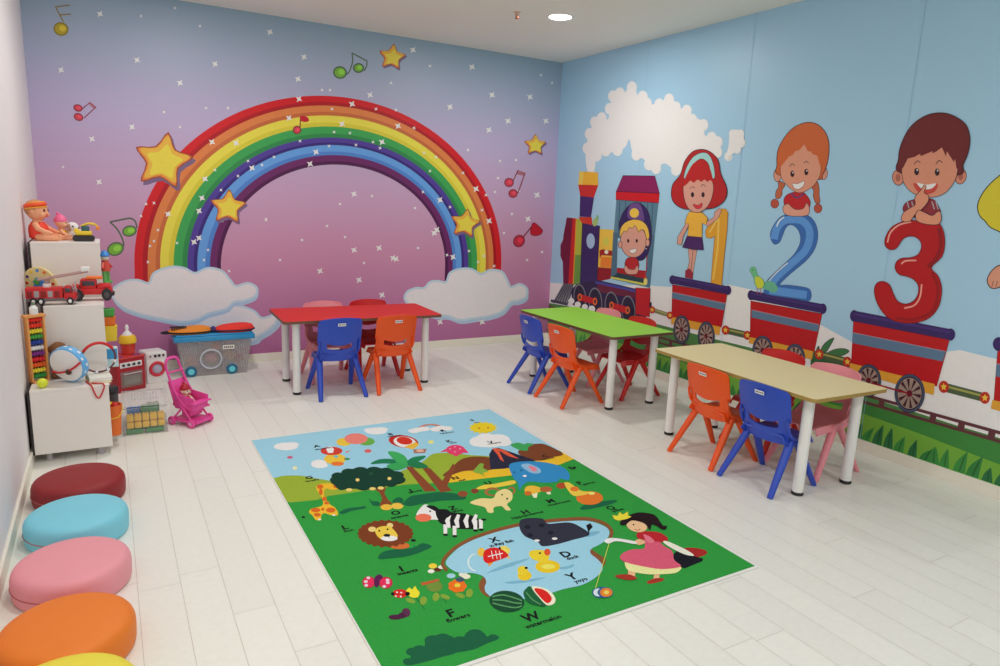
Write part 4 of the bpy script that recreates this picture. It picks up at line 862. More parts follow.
# ================================================================== STEPPED SHELF
sh_m = mat('white_melamine', (206, 196, 192), .4, noise=.01); dark_m = mat('shelf_back', (40, 34, 36), .6)
SX0, SX1 = -.402, -.042; ys = [4.175, 4.472, 4.770, 5.070]; zs = [.405, .804, 1.134]; Z0 = .05
t = thing('stepped_shelf', 'white three-step toy shelf along the left wall', 'shelf', ((SX0+SX1)/2, (ys[0]+ys[3])/2, 0)); ox, oy = (SX0+SX1)/2, (ys[0]+ys[3])/2
def shp(nm, a, b, bev=.002, m=None, par=None): 
    bm = B(); bb(bm, (a[0]-ox, a[1]-oy, a[2]), (b[0]-ox, b[1]-oy, b[2]), bev); return obj(nm, bm, m or sh_m, par or t, smooth=False)
P_ = .016
MX0 = [SX0, -.330, SX0+.014, SX0+.014]                # the middle bay is narrower than the others
for k in range(4):
    shp('side_panel', (MX0[k], ys[k]-(0 if k == 0 else P_/2), Z0), (SX1, ys[k]+(P_ if k == 0 else P_/2), zs[k]-P_ if k < 3 else zs[2]-P_))
for k in range(3):
    shp('shelf_top', (MX0[k], ys[k]-(0 if k == 0 else P_/2), zs[k]-P_), (SX1+.002, ys[k+1]+(P_/2 if k == 2 else -P_/2), zs[k]))
    shp('back_panel', (MX0[k]-.012, ys[k]-(0 if k == 0 else P_/2), Z0), (MX0[k]-.0005, ys[k+1]-P_/2, zs[k]), m=dark_m)
    shp('bottom_board', (MX0[k], ys[k]+P_, Z0), (SX1, ys[k+1]-P_/2, Z0+P_))
for k, z in ((1, .42), (2, .42), (2, .865), (1, .56)): shp('inner_shelf', (MX0[k], ys[k]+P_/2, z-P_), (SX1, ys[k+1]-P_/2, z))
for y in (ys[0]+.05, ys[3]-.06, (ys[1]+ys[2])/2):
    for x in (SX0+.06, SX1-.06):
        bm = B(); lathe(bm, [(0, 0), (.022, 0), (.024, .004), (.016, .012), (.013, .05), (0, .05)], 20, (x-ox, y-oy, 0)); obj('foot', bm, mat('grey_foot', (150, 146, 150), .4), t)
# ================================================================== TOYS ON THE STEPPED SHELF
def fuse(o, vox=.004):
    m = o.modifiers.new('fuse', 'REMESH'); m.mode = 'VOXEL'; m.voxel_size = vox; m.use_smooth_shade = True
    s = o.modifiers.new('soft', 'SMOOTH'); s.factor = .5; s.iterations = 3; return o
def M_(nm, c, r=.45, **k): return mat(nm, c, r, noise=.03, **k)
doll_skin = M_('doll_vinyl', (206, 140, 106)); white_p = M_('white_toy_plastic', (222, 214, 206)); black_p = M_('black_toy_plastic', (30, 28, 32)); redp = M_('red_toy_plastic', (176, 28, 32))
yel = M_('yellow_toy_plastic', (222, 170, 40)); grn_p = M_('green_toy_plastic', (60, 140, 60)); bluep = M_('blue_toy_plastic', (50, 120, 190)); org = M_('orange_toy_plastic', (222, 96, 30)); silver = M_('toy_silver', (190, 190, 196), .25, metal=.7)
pinkp = M_('hot_pink_plastic', (236, 66, 140), .35); dark_eye = M_('toy_eye', (30, 20, 22), .2); greyp = M_('grey_toy_plastic', (140, 136, 138)); purple = M_('purple_toy_plastic', (80, 60, 130))
def doll(nm, label, cat, loc, rz, s, skinm, clothm, hatm, hat, pose='sit', group=None, hairm=None):
    """a small seated doll facing local +x; one fused body with clothes and head wear as parts"""
    t = thing(nm, label, cat, loc, rz, group); V = lambda *p: tuple(q*s for q in p)
    bm = B()
    ell(bm, V(0, 0, .62), V(.20, .20, .21)); ell(bm, V(.19, 0, .57), V(.035, .03, .03)); ell(bm, V(.13, .09, .54), V(.07, .06, .06)); ell(bm, V(.13, -.09, .54), V(.07, .06, .06))
    for sy in (-1, 1): ell(bm, V(-.01, .20*sy, .60), V(.035, .03, .05))
    tube(bm, [V(0, 0, .46), V(0, 0, .36)], [.08*s, .1*s], 12)
    tube(bm, [V(0, 0, .40), V(-.01, 0, .30), V(-.01, 0, .18), V(0, 0, .08)], [.10*s, .155*s, .165*s, .13*s], 14); ell(bm, V(0, 0, .12), V(.16, .17, .12))
    for sy in (-1, 1):
        tube(bm, [V(.0, .13*sy, .36), V(.08, .20*sy, .26), V(.20, .19*sy, .20), V(.27, .16*sy, .18)], [.065*s, .06*s, .05*s, .045*s], 10); ell(bm, V(.29, .155*sy, .175), V(.05, .04, .035))
        for k in range(4): tube(bm, [V(.31, (.13+.018*k)*sy, .18), V(.36-.01*(k == 3), (.128+.02*k)*sy, .16)], [.012*s, .009*s], 6)
        tube(bm, [V(.02, .10*sy, .08), V(.20, .15*sy, .08), V(.36, .14*sy, .06), V(.44, .13*sy, .06)], [.09*s, .08*s, .06*s, .05*s], 10); ell(bm, V(.47, .135*sy, .09), V(.04, .04, .075))
    fuse(obj('body', bm, skinm, t), .013*s)
    bm = B()
    for sy in (-1, 1): ell(bm, V(.178, .075*sy, .635), V(.018, .028, .03))
    obj('eyes', bm, dark_eye, t)
    bm = B(); ell(bm, V(.196, 0, .52), V(.012, .04, .014)); obj('mouth', bm, M_('doll_lips', (190, 60, 66)), t)
    bm = B(); lathe(bm, [(.12*s, .02*s), (.178*s, .06*s), (.186*s, .2*s), (.175*s, .3*s), (.12*s, .385*s), (.09*s, .39*s)], 24, (0, 0, 0)); obj('outfit', bm, clothm, t)
    bm = B(); ell(bm, V(-.03, 0, .66), V(.20, .208, .20)); obj('hair', bm, hairm or skinm, t)
    bm = B()
    if hat == 'band': tube(bm, [V(-.025+.160*math.cos(a), .168*math.sin(a), .735+.03*math.cos(a)) for a in [2*PI*k/24 for k in range(24)]], .055*s, 10, True)
    elif hat == 'cap': lathe(bm, [(.215*s, .66*s), (.222*s, .70*s), (.21*s, .76*s), (.15*s, .86*s), (.06*s, .93*s), (0, .94*s)], 24, V(-.03, 0, 0)); ell(bm, V(-.10, 0, .95), V(.06, .06, .06))
    obj('headband' if hat == 'band' else 'hat', bm, hatm, t)
    if hat == 'band':
        for dz, in ((.088,), (-.02,)):
            bm = B(); tube(bm, [V(-.02+((.208 if dz < 0 else .165))*math.cos(a), (.216 if dz < 0 else .172)*math.sin(a), .70+dz+.03*math.cos(a)) for a in [2*PI*k/24 for k in range(24)]], .013*s, 6, True); obj('headband_trim', bm, M_('band_yellow', (230, 150, 50)), t)
    return t
Zt, Zm, Zl = zs[2], zs[1], zs[0]
doll('baby_doll', 'baby doll with orange headband, seated at the left of the top shelf', 'doll', (-.352, 4.93, Zt), -.35, .28, doll_skin, M_('doll_red_outfit', (214, 52, 34)), M_('headband_orange', (226, 70, 30)), 'band', hairm=M_('doll_hair', (170, 120, 84)))
doll('small_doll', 'small doll in pink cap and yellow outfit, beside the baby doll on the top shelf', 'doll', (-.236, 4.985, Zt), -.25, .165, M_('doll_peach', (222, 150, 120)), M_('doll_yellow', (222, 150, 50)), M_('doll_pink_cap', (206, 90, 130)), 'cap')
t = thing('plush_puppy', 'white plush puppy between the small doll and the yellow digger', 'plush toy', (-.168, 4.985, Zt), -.4)
fur = mat('white_plush', (222, 214, 212), .95, noise=.05, scale=120, bump=.6, sheen=.3)
bm = B(); ell(bm, (0, 0, .035), (.05, .035, .036)); ell(bm, (-.012, -.005, .078), (.034, .032, .030)); ell(bm, (.012, -.012, .070), (.018, .016, .014))
for sx in (-1, 1): ell(bm, (.035, .02*sx, .014), (.022, .012, .014)); ell(bm, (-.03, .02*sx, .014), (.018, .014, .014))
tube(bm, [(-.045, 0, .04), (-.07, 0, .05), (-.08, 0, .065)], [.01, .009, .007], 8); fuse(obj('body', bm, fur, t), .0028)
bm = B(); ell(bm, (.004, -.035, .084), .005); ell(bm, (.03, -.018, .074), .005); obj('eyes_and_nose', bm, dark_eye, t)
for sy in (-1, 1): bm = B(); ell(bm, (-.018, .032*sy, .076), (.012, .007, .024)); obj('ear', bm, M_('puppy_ear', (150, 120, 104)), t)
t = thing('toy_digger', 'yellow toy digger with raised arm, right end of the top shelf', 'toy vehicle', (-.112, 4.87, Zt), 0)
for sy in (-1, 1):
    bm = B(); prism(bm, [(-.05+.018*math.cos(a), .018+.017*math.sin(a)) for a in [PI/2+PI*k/8 for k in range(9)]]+[(.03+.018*math.cos(a), .018+.017*math.sin(a)) for a in [-PI/2+PI*k/8 for k in range(9)]], -.009, .009, mtx=Matrix.Translation((0, .028*sy, 0)) @ RX(PI/2)); obj('track', bm, black_p, t)
bm = B(); bb(bm, (-.05, -.03, .036), (.035, .03, .062), .006); bb(bm, (-.06, -.025, .05), (-.03, .025, .075), .006); obj('chassis', bm, yel, t)
bm = B(); bb(bm, (-.02, -.02, .06), (.022, .02, .092), .005); obj('cab', bm, M_('teal_glass', (40, 80, 84), .2), t)
bm = B(); tube(bm, [(-.02, 0, .09), (.02, 0, .108), (.055, 0, .102)], .007, 8); tube(bm, [(.055, 0, .102), (.066, 0, .085)], .006, 8); obj('arm', bm, yel, t)
bm = B(); bb(bm, (.056, -.014, .068), (.078, .014, .088), .004); obj('bucket', bm, M_('digger_orange', (206, 110, 40)), t)
# figure standing inside the back bay
t = thing('clown_figure', 'small toy figure with blue hat and green legs, leaning out of the shelf side', 'toy figure', (-.020, 4.93, .865), -.6)
bm = B(); ell(bm, (0, 0, .165), .024); fuse(obj('head', bm, M_('figure_face', (220, 190, 170)), t), .004)
bm = B(); lathe(bm, [(.026, .17), (.028, .178), (.016, .2), (0, .212)], 16); obj('hat', bm, bluep, t)
bm = B(); tube(bm, [(0, 0, .145), (0, 0, .08)], [.018, .028], 12); tube(bm, [(0, .02, .13), (.01, .045, .1)], .009, 8); tube(bm, [(0, -.02, .13), (.01, -.045, .1)], .009, 8); obj('jacket', bm, M_('figure_red', (180, 60, 50)), t)
bm = B(); tube(bm, [(0, .014, .085), (.004, .016, .0)], [.013, .012], 10); tube(bm, [(0, -.014, .085), (.004, -.016, .0)], [.013, .012], 10); ell(bm, (.012, .016, .010), (.02, .012, .010)); ell(bm, (.012, -.016, .010), (.02, .012, .010)); obj('legs', bm, M_('figure_green', (90, 150, 80)), t)
# middle step
t = thing('wooden_clock', 'round wooden toy clock leaning at the left of the middle step', 'toy clock', (-.350, 4.72, Zm), -.5); t.scale = (.95, 1, 1)
Rk = Matrix.Translation((0, 0, .098)) @ RX(PI/2+.18) 
bm = B(); cyl(bm, (0, 0, -.006), .098, .012, 48, Matrix.Identity(4)); bmesh.ops.transform(bm, matrix=Rk, verts=bm.verts[:]); obj('clock_face', bm, M_('pale_wood', (214, 184, 130), .5), t)
cols = [redp, grn_p, org, bluep, yel, purple]
for k in range(12):
    a_ = 2*PI*k/12; bm = B(); cyl(bm, (.078*math.cos(a_), .078*math.sin(a_), .005), .009, .004, 10, bev=.001); bmesh.ops.transform(bm, matrix=Rk, verts=bm.verts[:]); obj('hour_marker', bm, cols[k % 6], t)
bm = B(); prism(bm, [((.040 if k % 2 else .03)*math.cos(PI*k/8), (.040 if k % 2 else .03)*math.sin(PI*k/8)) for k in range(16)], .005, .014, mtx=Rk); obj('gear', bm, bluep, t)
bm = B(); cyl(bm, (-.01, .012, .013), .018, .008, 16); bmesh.ops.transform(bm, matrix=Rk, verts=bm.verts[:]); obj('hub', bm, grn_p, t)
def wheels(t, xs, y, r, m, hub, w=.014):
    for x in xs:
        for sy in (-1, 1):
            bm = B(); cyl(bm, (x, y*sy+w/2, r), r, w, 20, RX(PI/2), bev=.002); o = obj('wheel', bm, m, t)
            bm = B(); cyl(bm, (x, y*sy+(w/2+.0005 if sy > 0 else -w/2+.0015), r), r*.5, .002, 14, RX(PI/2), bev=.0005); obj('hubcap', bm, hub, o)
t = thing('toy_fire_engine', 'long red toy fire engine with ladder, front of the middle step', 'toy vehicle', (-.288, 4.535, Zm), -.05); t.scale = (1.0, 1.15, 1.35)
dred_p = M_('dark_red_toy', (120, 22, 26))
bm = B(); bb(bm, (-.118, -.03, .016), (.118, .03, .030), .003); obj('chassis', bm, M_('engine_grey', (92, 84, 88)), t)
bm = B(); bb(bm, (-.12, -.032, .028), (.055, .032, .074), .005); obj('body', bm, redp, t)
bm = B(); bb(bm, (.058, -.031, .018), (.12, .031, .050), .008); bb(bm, (.060, -.029, .045), (.098, .029, .078), .010); c_ = obj('cab', bm, redp, t)
bm = B(); bb(bm, (.066, -.0315, .052), (.092, .0315, .07), .003); bb(bm, (.09, -.024, .052), (.101, .024, .07), .003); obj('cab_window', bm, M_('smoky_glass', (60, 56, 64), .15), c_)
for k in range(5): bm = B(); bb(bm, (-.112+.032*k, -.0335, .034), (-.088+.032*k, -.0315, .060), .001); obj('locker_door', bm, greyp if k % 2 else dred_p, t)
bm = B(); cyl(bm, (-.02, 0, .072), .020, .016, 20); obj('turret', bm, white_p, t)
bm = B()
for sy in (-1, 1): tube(bm, [(-.06, .016*sy, .104), (.185, .016*sy, .138)], .0055, 6)
for k in range(12): q = k/11; tube(bm, [(-.06+.245*q, -.016, .104+.034*q), (-.06+.245*q, .016, .104+.034*q)], .0035, 6)
bb(bm, (-.03, -.012, .085), (-.005, .012, .115), .003); ld = obj('ladder', bm, M_('ladder_grey', (150, 120, 116)), t)
bm = B(); bb(bm, (.150, -.020, .136), (.19, .020, .156), .003); obj('rescue_basket', bm, white_p, ld)
wheels(t, (-.085, -.05, .088), .028, .0165, black_p, white_p)
t = thing('toy_pickup_truck', 'red toy truck with big black wheels, overhanging the right of the middle step', 'toy vehicle', (-.100, 4.655, Zm), -.06); t.scale = (1.05, 1.15, 1.4)
bm = B(); bb(bm, (-.10, -.034, .026), (.105, .034, .052), .006); bb(bm, (.03, -.032, .045), (.10, .032, .070), .012); bb(bm, (-.05, -.03, .045), (.03, .03, .092), .012); bb(bm, (-.10, -.034, .05), (-.055, .034, .066), .004); c_ = obj('body', bm, redp, t)
bm = B(); bb(bm, (-.04, -.0312, .062), (.022, .0312, .084), .004); obj('window', bm, M_('smoky_glass', (60, 56, 64), .15), c_)
bm = B(); bb(bm, (-.02, -.028, .090), (.06, .028, .100), .004); obj('roof_rack', bm, org, t)
bm = B(); bb(bm, (.098, -.036, .02), (.114, .036, .034), .004); obj('bumper', bm, black_p, t)
bm = B(); tube(bm, [(-.07, -.036, .04), (-.07, -.046, .06), (-.07, -.036, .08)], .004, 6); cyl(bm, (-.075, -.036, .045), .014, .01, 16, RX(PI/2)); obj('spare_wheel', bm, silver, t)
wheels(t, (-.062, .078), .034, .026, black_p, M_('wheel_hub_grey', (70, 66, 70)), .022)
t = thing('plush_mouse', 'small white and pink soft toy between the two red toy vehicles', 'plush toy', (-.215, 4.615, Zm), 0)
bm = B(); ell(bm, (0, 0, .03), (.022, .02, .03)); ell(bm, (0, -.004, .072), (.02, .018, .018)); ell(bm, (-.018, 0, .09), (.01, .005, .01)); ell(bm, (.018, 0, .09), (.01, .005, .01)); fuse(obj('body', bm, fur, t), .0025)
bm = B(); ell(bm, (-.007, -.021, .075), .0028); ell(bm, (.007, -.021, .075), .0028); obj('eyes', bm, dark_eye, t)
bm = B(); ell(bm, (0, -.012, .03), (.018, .014, .022)); obj('bib', bm, M_('plush_pink', (214, 130, 130)), t)
# stacking cups on the inner shelf of the middle bay
for z, h_, r, m, nm in ((.56, .095, .040, yel, 'yellow'), (.655, .052, .036, org, 'orange'), (.707, .048, .034, grn_p, 'green')):
    t = thing('stacking_cup', {'yellow': 'yellow square cup at the bottom of the stack on the shelf side', 'orange': 'orange square cup, middle of the stack on the shelf side', 'green': 'green square cup on top of the stack on the shelf side'}[nm], 'cup', (-.022, 4.62, z), .1, 'stacking cups')
    bm = B(); box(bm, (0, 0, h_/2), (r*2, r*2, h_), .006, taper=.86); obj('cup_body', bm, m, t)
    bm = B(); tube(bm, [(-r, -r, h_-.004), (r, -r, h_-.004), (r, r, h_-.004), (-r, r, h_-.004)], .004, 6, True); obj('rim', bm, m, t)
# low step
wood = M_('abacus_wood', (190, 132, 74), .5)
t = thing('toy_abacus', 'wooden bead frame with rainbow rows standing at the left of the low step', 'abacus', (-.368, 4.36, Zl), .55)
bm = B(); bb(bm, (-.046, -.02, 0), (-.036, .02, .372), .002); bb(bm, (.036, -.02, 0), (.046, .02, .372), .002); bb(bm, (-.052, -.022, .36), (.052, .022, .375), .003); bb(bm, (-.046, -.02, 0), (.046, .02, .012), .002); obj('frame', bm, wood, t)
rows = [(200, 44, 30), (206, 50, 34), (226, 190, 50), (60, 140, 60), (34, 60, 140), (222, 216, 220), (110, 40, 120), (190, 30, 40), (216, 84, 30), (226, 190, 50), (40, 130, 60)]
for k, c in enumerate(rows):
    z = .345-.031*k; bm = B()
    for j in range(5): lathe(bm, [(0, -.0075), (.010, -.006), (.0145, 0), (.010, .006), (0, .0075)], 12, (-.028+.014*j, 0, z), RY(PI/2))
    tube(bm, [(-.038, 0, z), (.038, 0, z)], .002, 6); obj('bead_row', bm, mat('bead_%d_%d_%d' % c, c, .35), t)
t = thing('glue_bottle', 'small white bottle standing on the wooden bead frame', 'bottle', (-.366, 4.362, Zl+.375))
bm = B(); lathe(bm, [(0, 0), (.019, 0), (.02, .003), (.02, .036), (.012, .044), (.010, .05), (0, .05)], 20); obj('bottle_body', bm, white_p, t)
bm = B(); lathe(bm, [(.010, .049), (.011, .053), (.006, .066), (0, .067)], 16); obj('cap', bm, M_('bottle_cap', (96, 110, 90)), t)
bm = B(); ell(bm, (-.345, 4.225, Zl+.026), .026); tag(obj('toy_ball', bm, M_('lime_ball', (190, 206, 50))), 'small lime yellow ball at the front left of the low step', 'ball')
t = thing('plush_monkey', 'brown plush toy with a green scarf behind the toy drum', 'plush toy', (-.268, 4.425, Zl), 0)
brf = mat('brown_plush', (112, 78, 50), .95, noise=.08, scale=120, bump=.6)
bm = B(); ell(bm, (0, 0, .06), (.042, .034, .06)); ell(bm, (-.005, -.005, .16), (.045, .036, .046)); ell(bm, (-.045, 0, .165), (.012, .01, .018)); ell(bm, (.045, 0, .165), (.012, .01, .018)); ell(bm, (.03, -.02, .02), (.02, .022, .018)); ell(bm, (-.03, -.02, .02), (.02, .022, .018)); fuse(obj('body', bm, brf, t), .004)
bm = B(); ell(bm, (-.005, -.030, .152), (.024, .016, .024)); obj('muzzle', bm, M_('monkey_face', (190, 150, 96)), t)
bm = B(); tube(bm, [(-.03, -.01, .115), (0, -.036, .11), (.03, -.02, .112), (.06, -.012, .135), (.095, -.008, .12), (.115, -.004, .10)], [.010, .012, .012, .013, .012, .008], 8); obj('scarf', bm, M_('scarf_green', (30, 84, 56), .8), t)
t = thing('toy_drum', 'white hand drum with blue patterned rim tilted on the low step', 'drum', (-.225, 4.275, Zl+.107))
ax = Vector((.60, .78, .22)).normalized(); Rd = ax.to_track_quat('Z', 'Y').to_matrix().to_4x4()
def dtr(bm): bmesh.ops.transform(bm, matrix=Rd, verts=bm.verts[:]); return bm
bm = B(); lathe(bm, [(0, -.02), (.086, -.02), (.092, -.018), (.094, -.014)], 44); obj('drum_skin', dtr(bm), M_('drum_skin', (218, 208, 204), .6), t)
bm = B(); lathe(bm, [(.094, -.016), (.100, -.012), (.100, .026), (.094, .030), (.088, .026), (.088, -.01)], 44); rim_ = obj('rim', dtr(bm), M_('drum_rim_blue', (84, 150, 200)), t)
bm = B()
for k in range(16):
    a_ = 2*PI*k/16; box(bm, (.1005*math.cos(a_), .1005*math.sin(a_), .007+.007*(-1)**k), (.0015, .016, .012), .0004, RZ(a_))
obj('rim_pattern', dtr(bm), white_p, rim_)
bm = B(); tube(bm, [(-.098, .03, -.022), (-.06, 0, -.026), (-.01, -.03, -.026), (.05, -.045, -.026), (.09, -.04, -.022)], .0055, 8); obj('strap', dtr(bm), M_('strap_red', (170, 40, 44), .7), t)
bm = B(); cyl(bm, (-.012, -.034, -.032), .016, .012, 18); obj('knob', dtr(bm), M_('brown_knob', (70, 40, 34)), t)
for nm, z, c, lb, dx in (('picture_book', Zl, (206, 180, 110), 'thin pale yellow book under the bell ring', 0), ('picture_book', Zl+.015, (216, 206, 190), 'white book on top of the pale yellow book', .004)):
    t = thing(nm, lb, 'book', (-.09+dx, 4.30, z), .12)
    bm = B(); bb(bm, (-.055, -.085, 0), (.055, .085, .0025)); bb(bm, (-.055, -.085, .0125), (.055, .085, .015)); bb(bm, (-.055, -.085, 0), (-.0525, .085, .015)); obj('cover', bm, M_(nm+str(dx), c, .5), t, smooth=False)
    bm = B(); bb(bm, (-.052, -.082, .0025), (.052, .082, .0125)); obj('pages', bm, M_('paper', (220, 212, 200), .9), t, smooth=False)
t = thing('bell_ring', 'red toy ring with jingle bells standing on the books', 'tambourine', (-.082, 4.33, Zl+.03), .15)
N_ = 36; P = [(.083*math.cos(2*PI*k/N_), .006*math.sin(4*PI*k/N_), .091+.083*math.sin(2*PI*k/N_)) for k in range(N_)]
bm = B(); tube(bm, P[3:16], .0085, 8); obj('red_grip', bm, redp, t)
bm = B(); tube(bm, P[15:]+P[:4], .0055, 8); obj('hoop', bm, M_('hoop_dark', (86, 40, 48)), t)
for k in (17, 22, 26, 30, 34): bm = B(); ell(bm, P[k], .0115); obj('bell', bm, silver, t)
t = thing('red_cord', 'red cord loop hanging over the front edge of the low step', 'cord', (-.10, 4.172, Zl))
bm = B(); tube(bm, smooth_pts([(-.05, .09, .006), (-.03, .03, .006), (-.022, -.002, .004), (-.012, -.008, -.03), (.0, -.008, -.062), (.012, -.008, -.066), (.026, -.008, -.04), (.038, -.008, -.006), (.03, .006, .008), (.0, .03, .006), (-.03, .05, .006)], 4, False), .004, 8); obj('cord', bm, M_('strap_red', (170, 40, 44), .7), t)
t = thing('blue_carton', 'light blue small carton poking out of the middle bay below the stacking cups', 'box', (-.028, 4.535, .4205), .05)
bm = B(); bb(bm, (-.042, -.02, 0), (.042, .02, .118), .002); obj('carton', bm, M_('pale_blue_card', (170, 196, 220), .6), t)
bm = B(); bb(bm, (-.032, -.0212, .05), (.038, -.0202, .11), .0); obj('picture_panel', bm, M_('card_blue', (50, 130, 180), .6), t, smooth=False)
# bucket and container on the floor beside the shelf
t = thing('orange_bucket', 'orange toy bucket sticking out of the open side of the lowest shelf bay', 'bucket', (-.036, 4.335, Z0+P_))
bm = B(); lathe(bm, [(0, 0), (.040, 0), (.050, .17), (.054, .172), (.054, .178), (.048, .178), (.039, .006), (0, .006)], 32); obj('bucket_body', bm, org, t)
bm = B(); tube(bm, [(-.053, 0, .17), (-.053, -.03, .14), (-.03, -.056, .115), (0, -.062, .11), (.03, -.056, .115), (.053, -.03, .14), (.053, 0, .17)], .003, 6); obj('handle', bm, yel, t)
for (x, y, z, m, lb, nm) in ((-.020, 4.33, .232, redp, 'red ball resting in the orange bucket', 'toy_ball'), (-.052, 4.355, .236, yel, 'yellow ball resting in the orange bucket', 'toy_ball')):
    bm = B(); ell(bm, (x, y, z), .024); tag(obj(nm, bm, m), lb, 'ball', 'balls in the orange bucket')
t = thing('dark_canister', 'black round canister behind the orange bucket in the lowest shelf bay', 'canister', (-.034, 4.425, Z0+P_))
bm = B(); lathe(bm, [(0, 0), (.034, 0), (.035, .004), (.035, .225), (0, .225)], 28); obj('canister_body', bm, M_('charcoal_plastic', (60, 60, 64)), t)
bm = B(); lathe(bm, [(.0375, .222), (.039, .225), (.039, .256), (.036, .26), (0, .26)], 28); obj('lid', bm, black_p, t)

# ================================================================== FLOOR TOYS
clear = mat('clear_plastic', (214, 218, 212), .12, alpha=.08, noise=.01); clear2 = mat('clear_rim', (214, 222, 216), .2, alpha=.28, noise=.01)
t = thing('clear_toy_box', 'clear plastic box of orange and green blocks on the floor, beside the stroller', 'storage box', (.140, 4.66, 0), -.03)
w_, d_, h_ = .122, .20, .168
bm = B()
for a_, b_ in (((-w_, -d_, 0), (w_, d_, .003)), ((-w_, -d_, .003), (-w_+.003, d_, h_)), ((w_-.003, -d_, .003), (w_, d_, h_)), ((-w_+.003, -d_, .003), (w_-.003, -d_+.003, h_)), ((-w_+.003, d_-.003, .003), (w_-.003, d_, h_))): bb(bm, a_, b_)
obj('box_walls', bm, clear, t, smooth=False)
bm = B(); tube(bm, [(-w_, -d_, h_), (w_, -d_, h_), (w_, d_, h_), (-w_, d_, h_)], .006, 8, True); obj('rim', bm, clear2, t)
bm = B(); bb(bm, (-w_+.01, -d_+.02, h_+.004), (w_-.01, d_-.01, h_+.008), .002)
for k in range(9): bb(bm, (-.07+.017*k, -.05, h_+.008), (-.062+.017*k, .10, h_+.014), .001)
obj('lid', bm, clear2, t)
blk_o = M_('orange_block', (240, 160, 36)); blk_g = M_('green_block', (40, 120, 66))
def block(x, y, z, sx_, sy_, sz_, m, lb, grp, rz=0):
    t = thing('toy_block', lb, 'toy block', (x, y, z), rz, grp); bm = B(); bb(bm, (-sx_/2, -sy_/2, 0), (sx_/2, sy_/2, sz_), .005); obj('block_body', bm, m, t)
    bm = B()
    for dx in (-.25, .25):
        for dy in (-.22, .22): cyl(bm, (dx*sx_, dy*sy_, sz_), min(sx_, sy_)*.16, .006, 12, bev=.001)
    obj('studs', bm, m, t)
for k in range(5): block(.054+.042*k, 4.505, .038, .038, .05, .038, blk_o, 'orange toy block in the lower row inside the clear box', 'orange blocks lower row')
for k in range(5): block(.054+.042*k, 4.505, .082, .038, .05, .034, blk_o, 'orange toy block in the upper row inside the clear box', 'orange blocks upper row')
for k, (x, w) in enumerate(((.075, .09), (.185, .10))): block(x, 4.505, .004, w, .055, .026, blk_g, ('left' if k == 0 else 'right')+' green flat block under the orange blocks in the clear box', 'green blocks in the clear box')
for k, (x, y, z, w) in enumerate(((.16, 4.60, .09, .09), (.09, 4.68, .06, .10), (.19, 4.72, .07, .07), (.12, 4.60, .01, .16), (.14, 4.72, .01, .16))):
    block(x, y, z if z > .02 else .004, w, .08, .045 if z > .02 else .05, [blk_g, bluep, blk_g, blk_g, blk_g][k], ['green block just behind the orange rows, right side', 'blue block at the back left of the clear box', 'green block at the back right of the clear box', 'wide green block under the others, middle of the clear box', 'wide green block at the bottom rear of the clear box'][k], 'green blocks in the clear box')

# toy oven, bottle and washing machine
t = thing('toy_oven', 'dark red toy oven on the floor by the rainbow wall', 'toy oven', (.055, 5.56, 0), math.radians(28)); t.scale = (.95, 1, .84)
ovm = M_('oven_red', (146, 22, 34)); bm = B(); bb(bm, (-.11, -.085, 0), (.11, .085, .298), .008); obj('oven_body', bm, ovm, t)
bm = B(); bb(bm, (-.115, -.09, .29), (.115, .09, .305), .005); obj('hob', bm, M_('hob_red', (170, 50, 50)), t)
bm = B(); bb(bm, (-.085, -.0875, .215), (.085, -.0845, .262), .002); cp = obj('control_panel', bm, white_p, t, smooth=False)
for x in (-.06, -.02, .02, .06): bm = B(); cyl(bm, (x, -.0875, .239), .012, .008, 16, RX(PI/2)); obj('knob', bm, M_('knob_dark', (60, 50, 60)), cp)
bm = B(); bb(bm, (-.085, -.0885, .04), (.085, -.0845, .18), .003); dr = obj('oven_door', bm, M_('door_grey', (120, 90, 88)), t)
bm = B(); bb(bm, (-.065, -.0900, .06), (.065, -.0880, .145), .002); obj('window', bm, M_('oven_glass', (120, 116, 110), .15), dr)
bm = B(); tube(bm, [(-.07, -.088, .165), (-.07, -.104, .165), (.07, -.104, .165), (.07, -.088, .165)], .004, 8); obj('handle', bm, silver, dr)
for x in (-.07, .07): bm = B(); tube(bm, [(x+.025*math.cos(2*PI*k/16), -.045+.025*math.sin(2*PI*k/16), .307) for k in range(16)], .003, 6, True); obj('burner_ring', bm, purple, t)
t = thing('feeding_bottle', 'oversized toy feeding bottle with yellow collar on the red toy oven', 'toy bottle', (.085, 5.60, .2568))
bm = B(); lathe(bm, [(0, 0), (.044, 0), (.048, .004), (.046, .030), (.050, .075), (.046, .084), (0, .084)], 32); obj('bottle_body', bm, M_('amber_red', (176, 50, 36), .2), t)
bm = B(); lathe(bm, [(.050, .078), (.060, .086), (.058, .118), (.048, .136), (.034, .140), (0, .140)], 32); obj('collar', bm, M_('bottle_yellow', (226, 164, 30)), t)
bm = B(); lathe(bm, [(.034, .138), (.030, .152), (.016, .165), (.010, .178), (.013, .192), (.012, .206), (.006, .216), (0, .218)], 24); obj('teat', bm, white_p, t)
t = thing('toy_washing_machine', 'white toy washing machine with red round door, beside the toy oven', 'toy washing machine', (.250, 5.73, 0), math.radians(16))
bm = B(); bb(bm, (-.075, -.08, 0), (.075, .08, .240), .008); obj('cabinet', bm, white_p, t)
bm = B(); bb(bm, (-.068, -.083, .192), (.068, -.079, .232), .002); cp = obj('control_panel', bm, M_('panel_grey', (196, 190, 190)), t, smooth=False)
for x, r in ((-.045, .006), (-.01, .011), (.018, .011), (.048, .009)): bm = B(); cyl(bm, (x, -.082, .212), r, .005, 14, RX(PI/2), bev=.001); obj('knob', bm, black_p, cp)
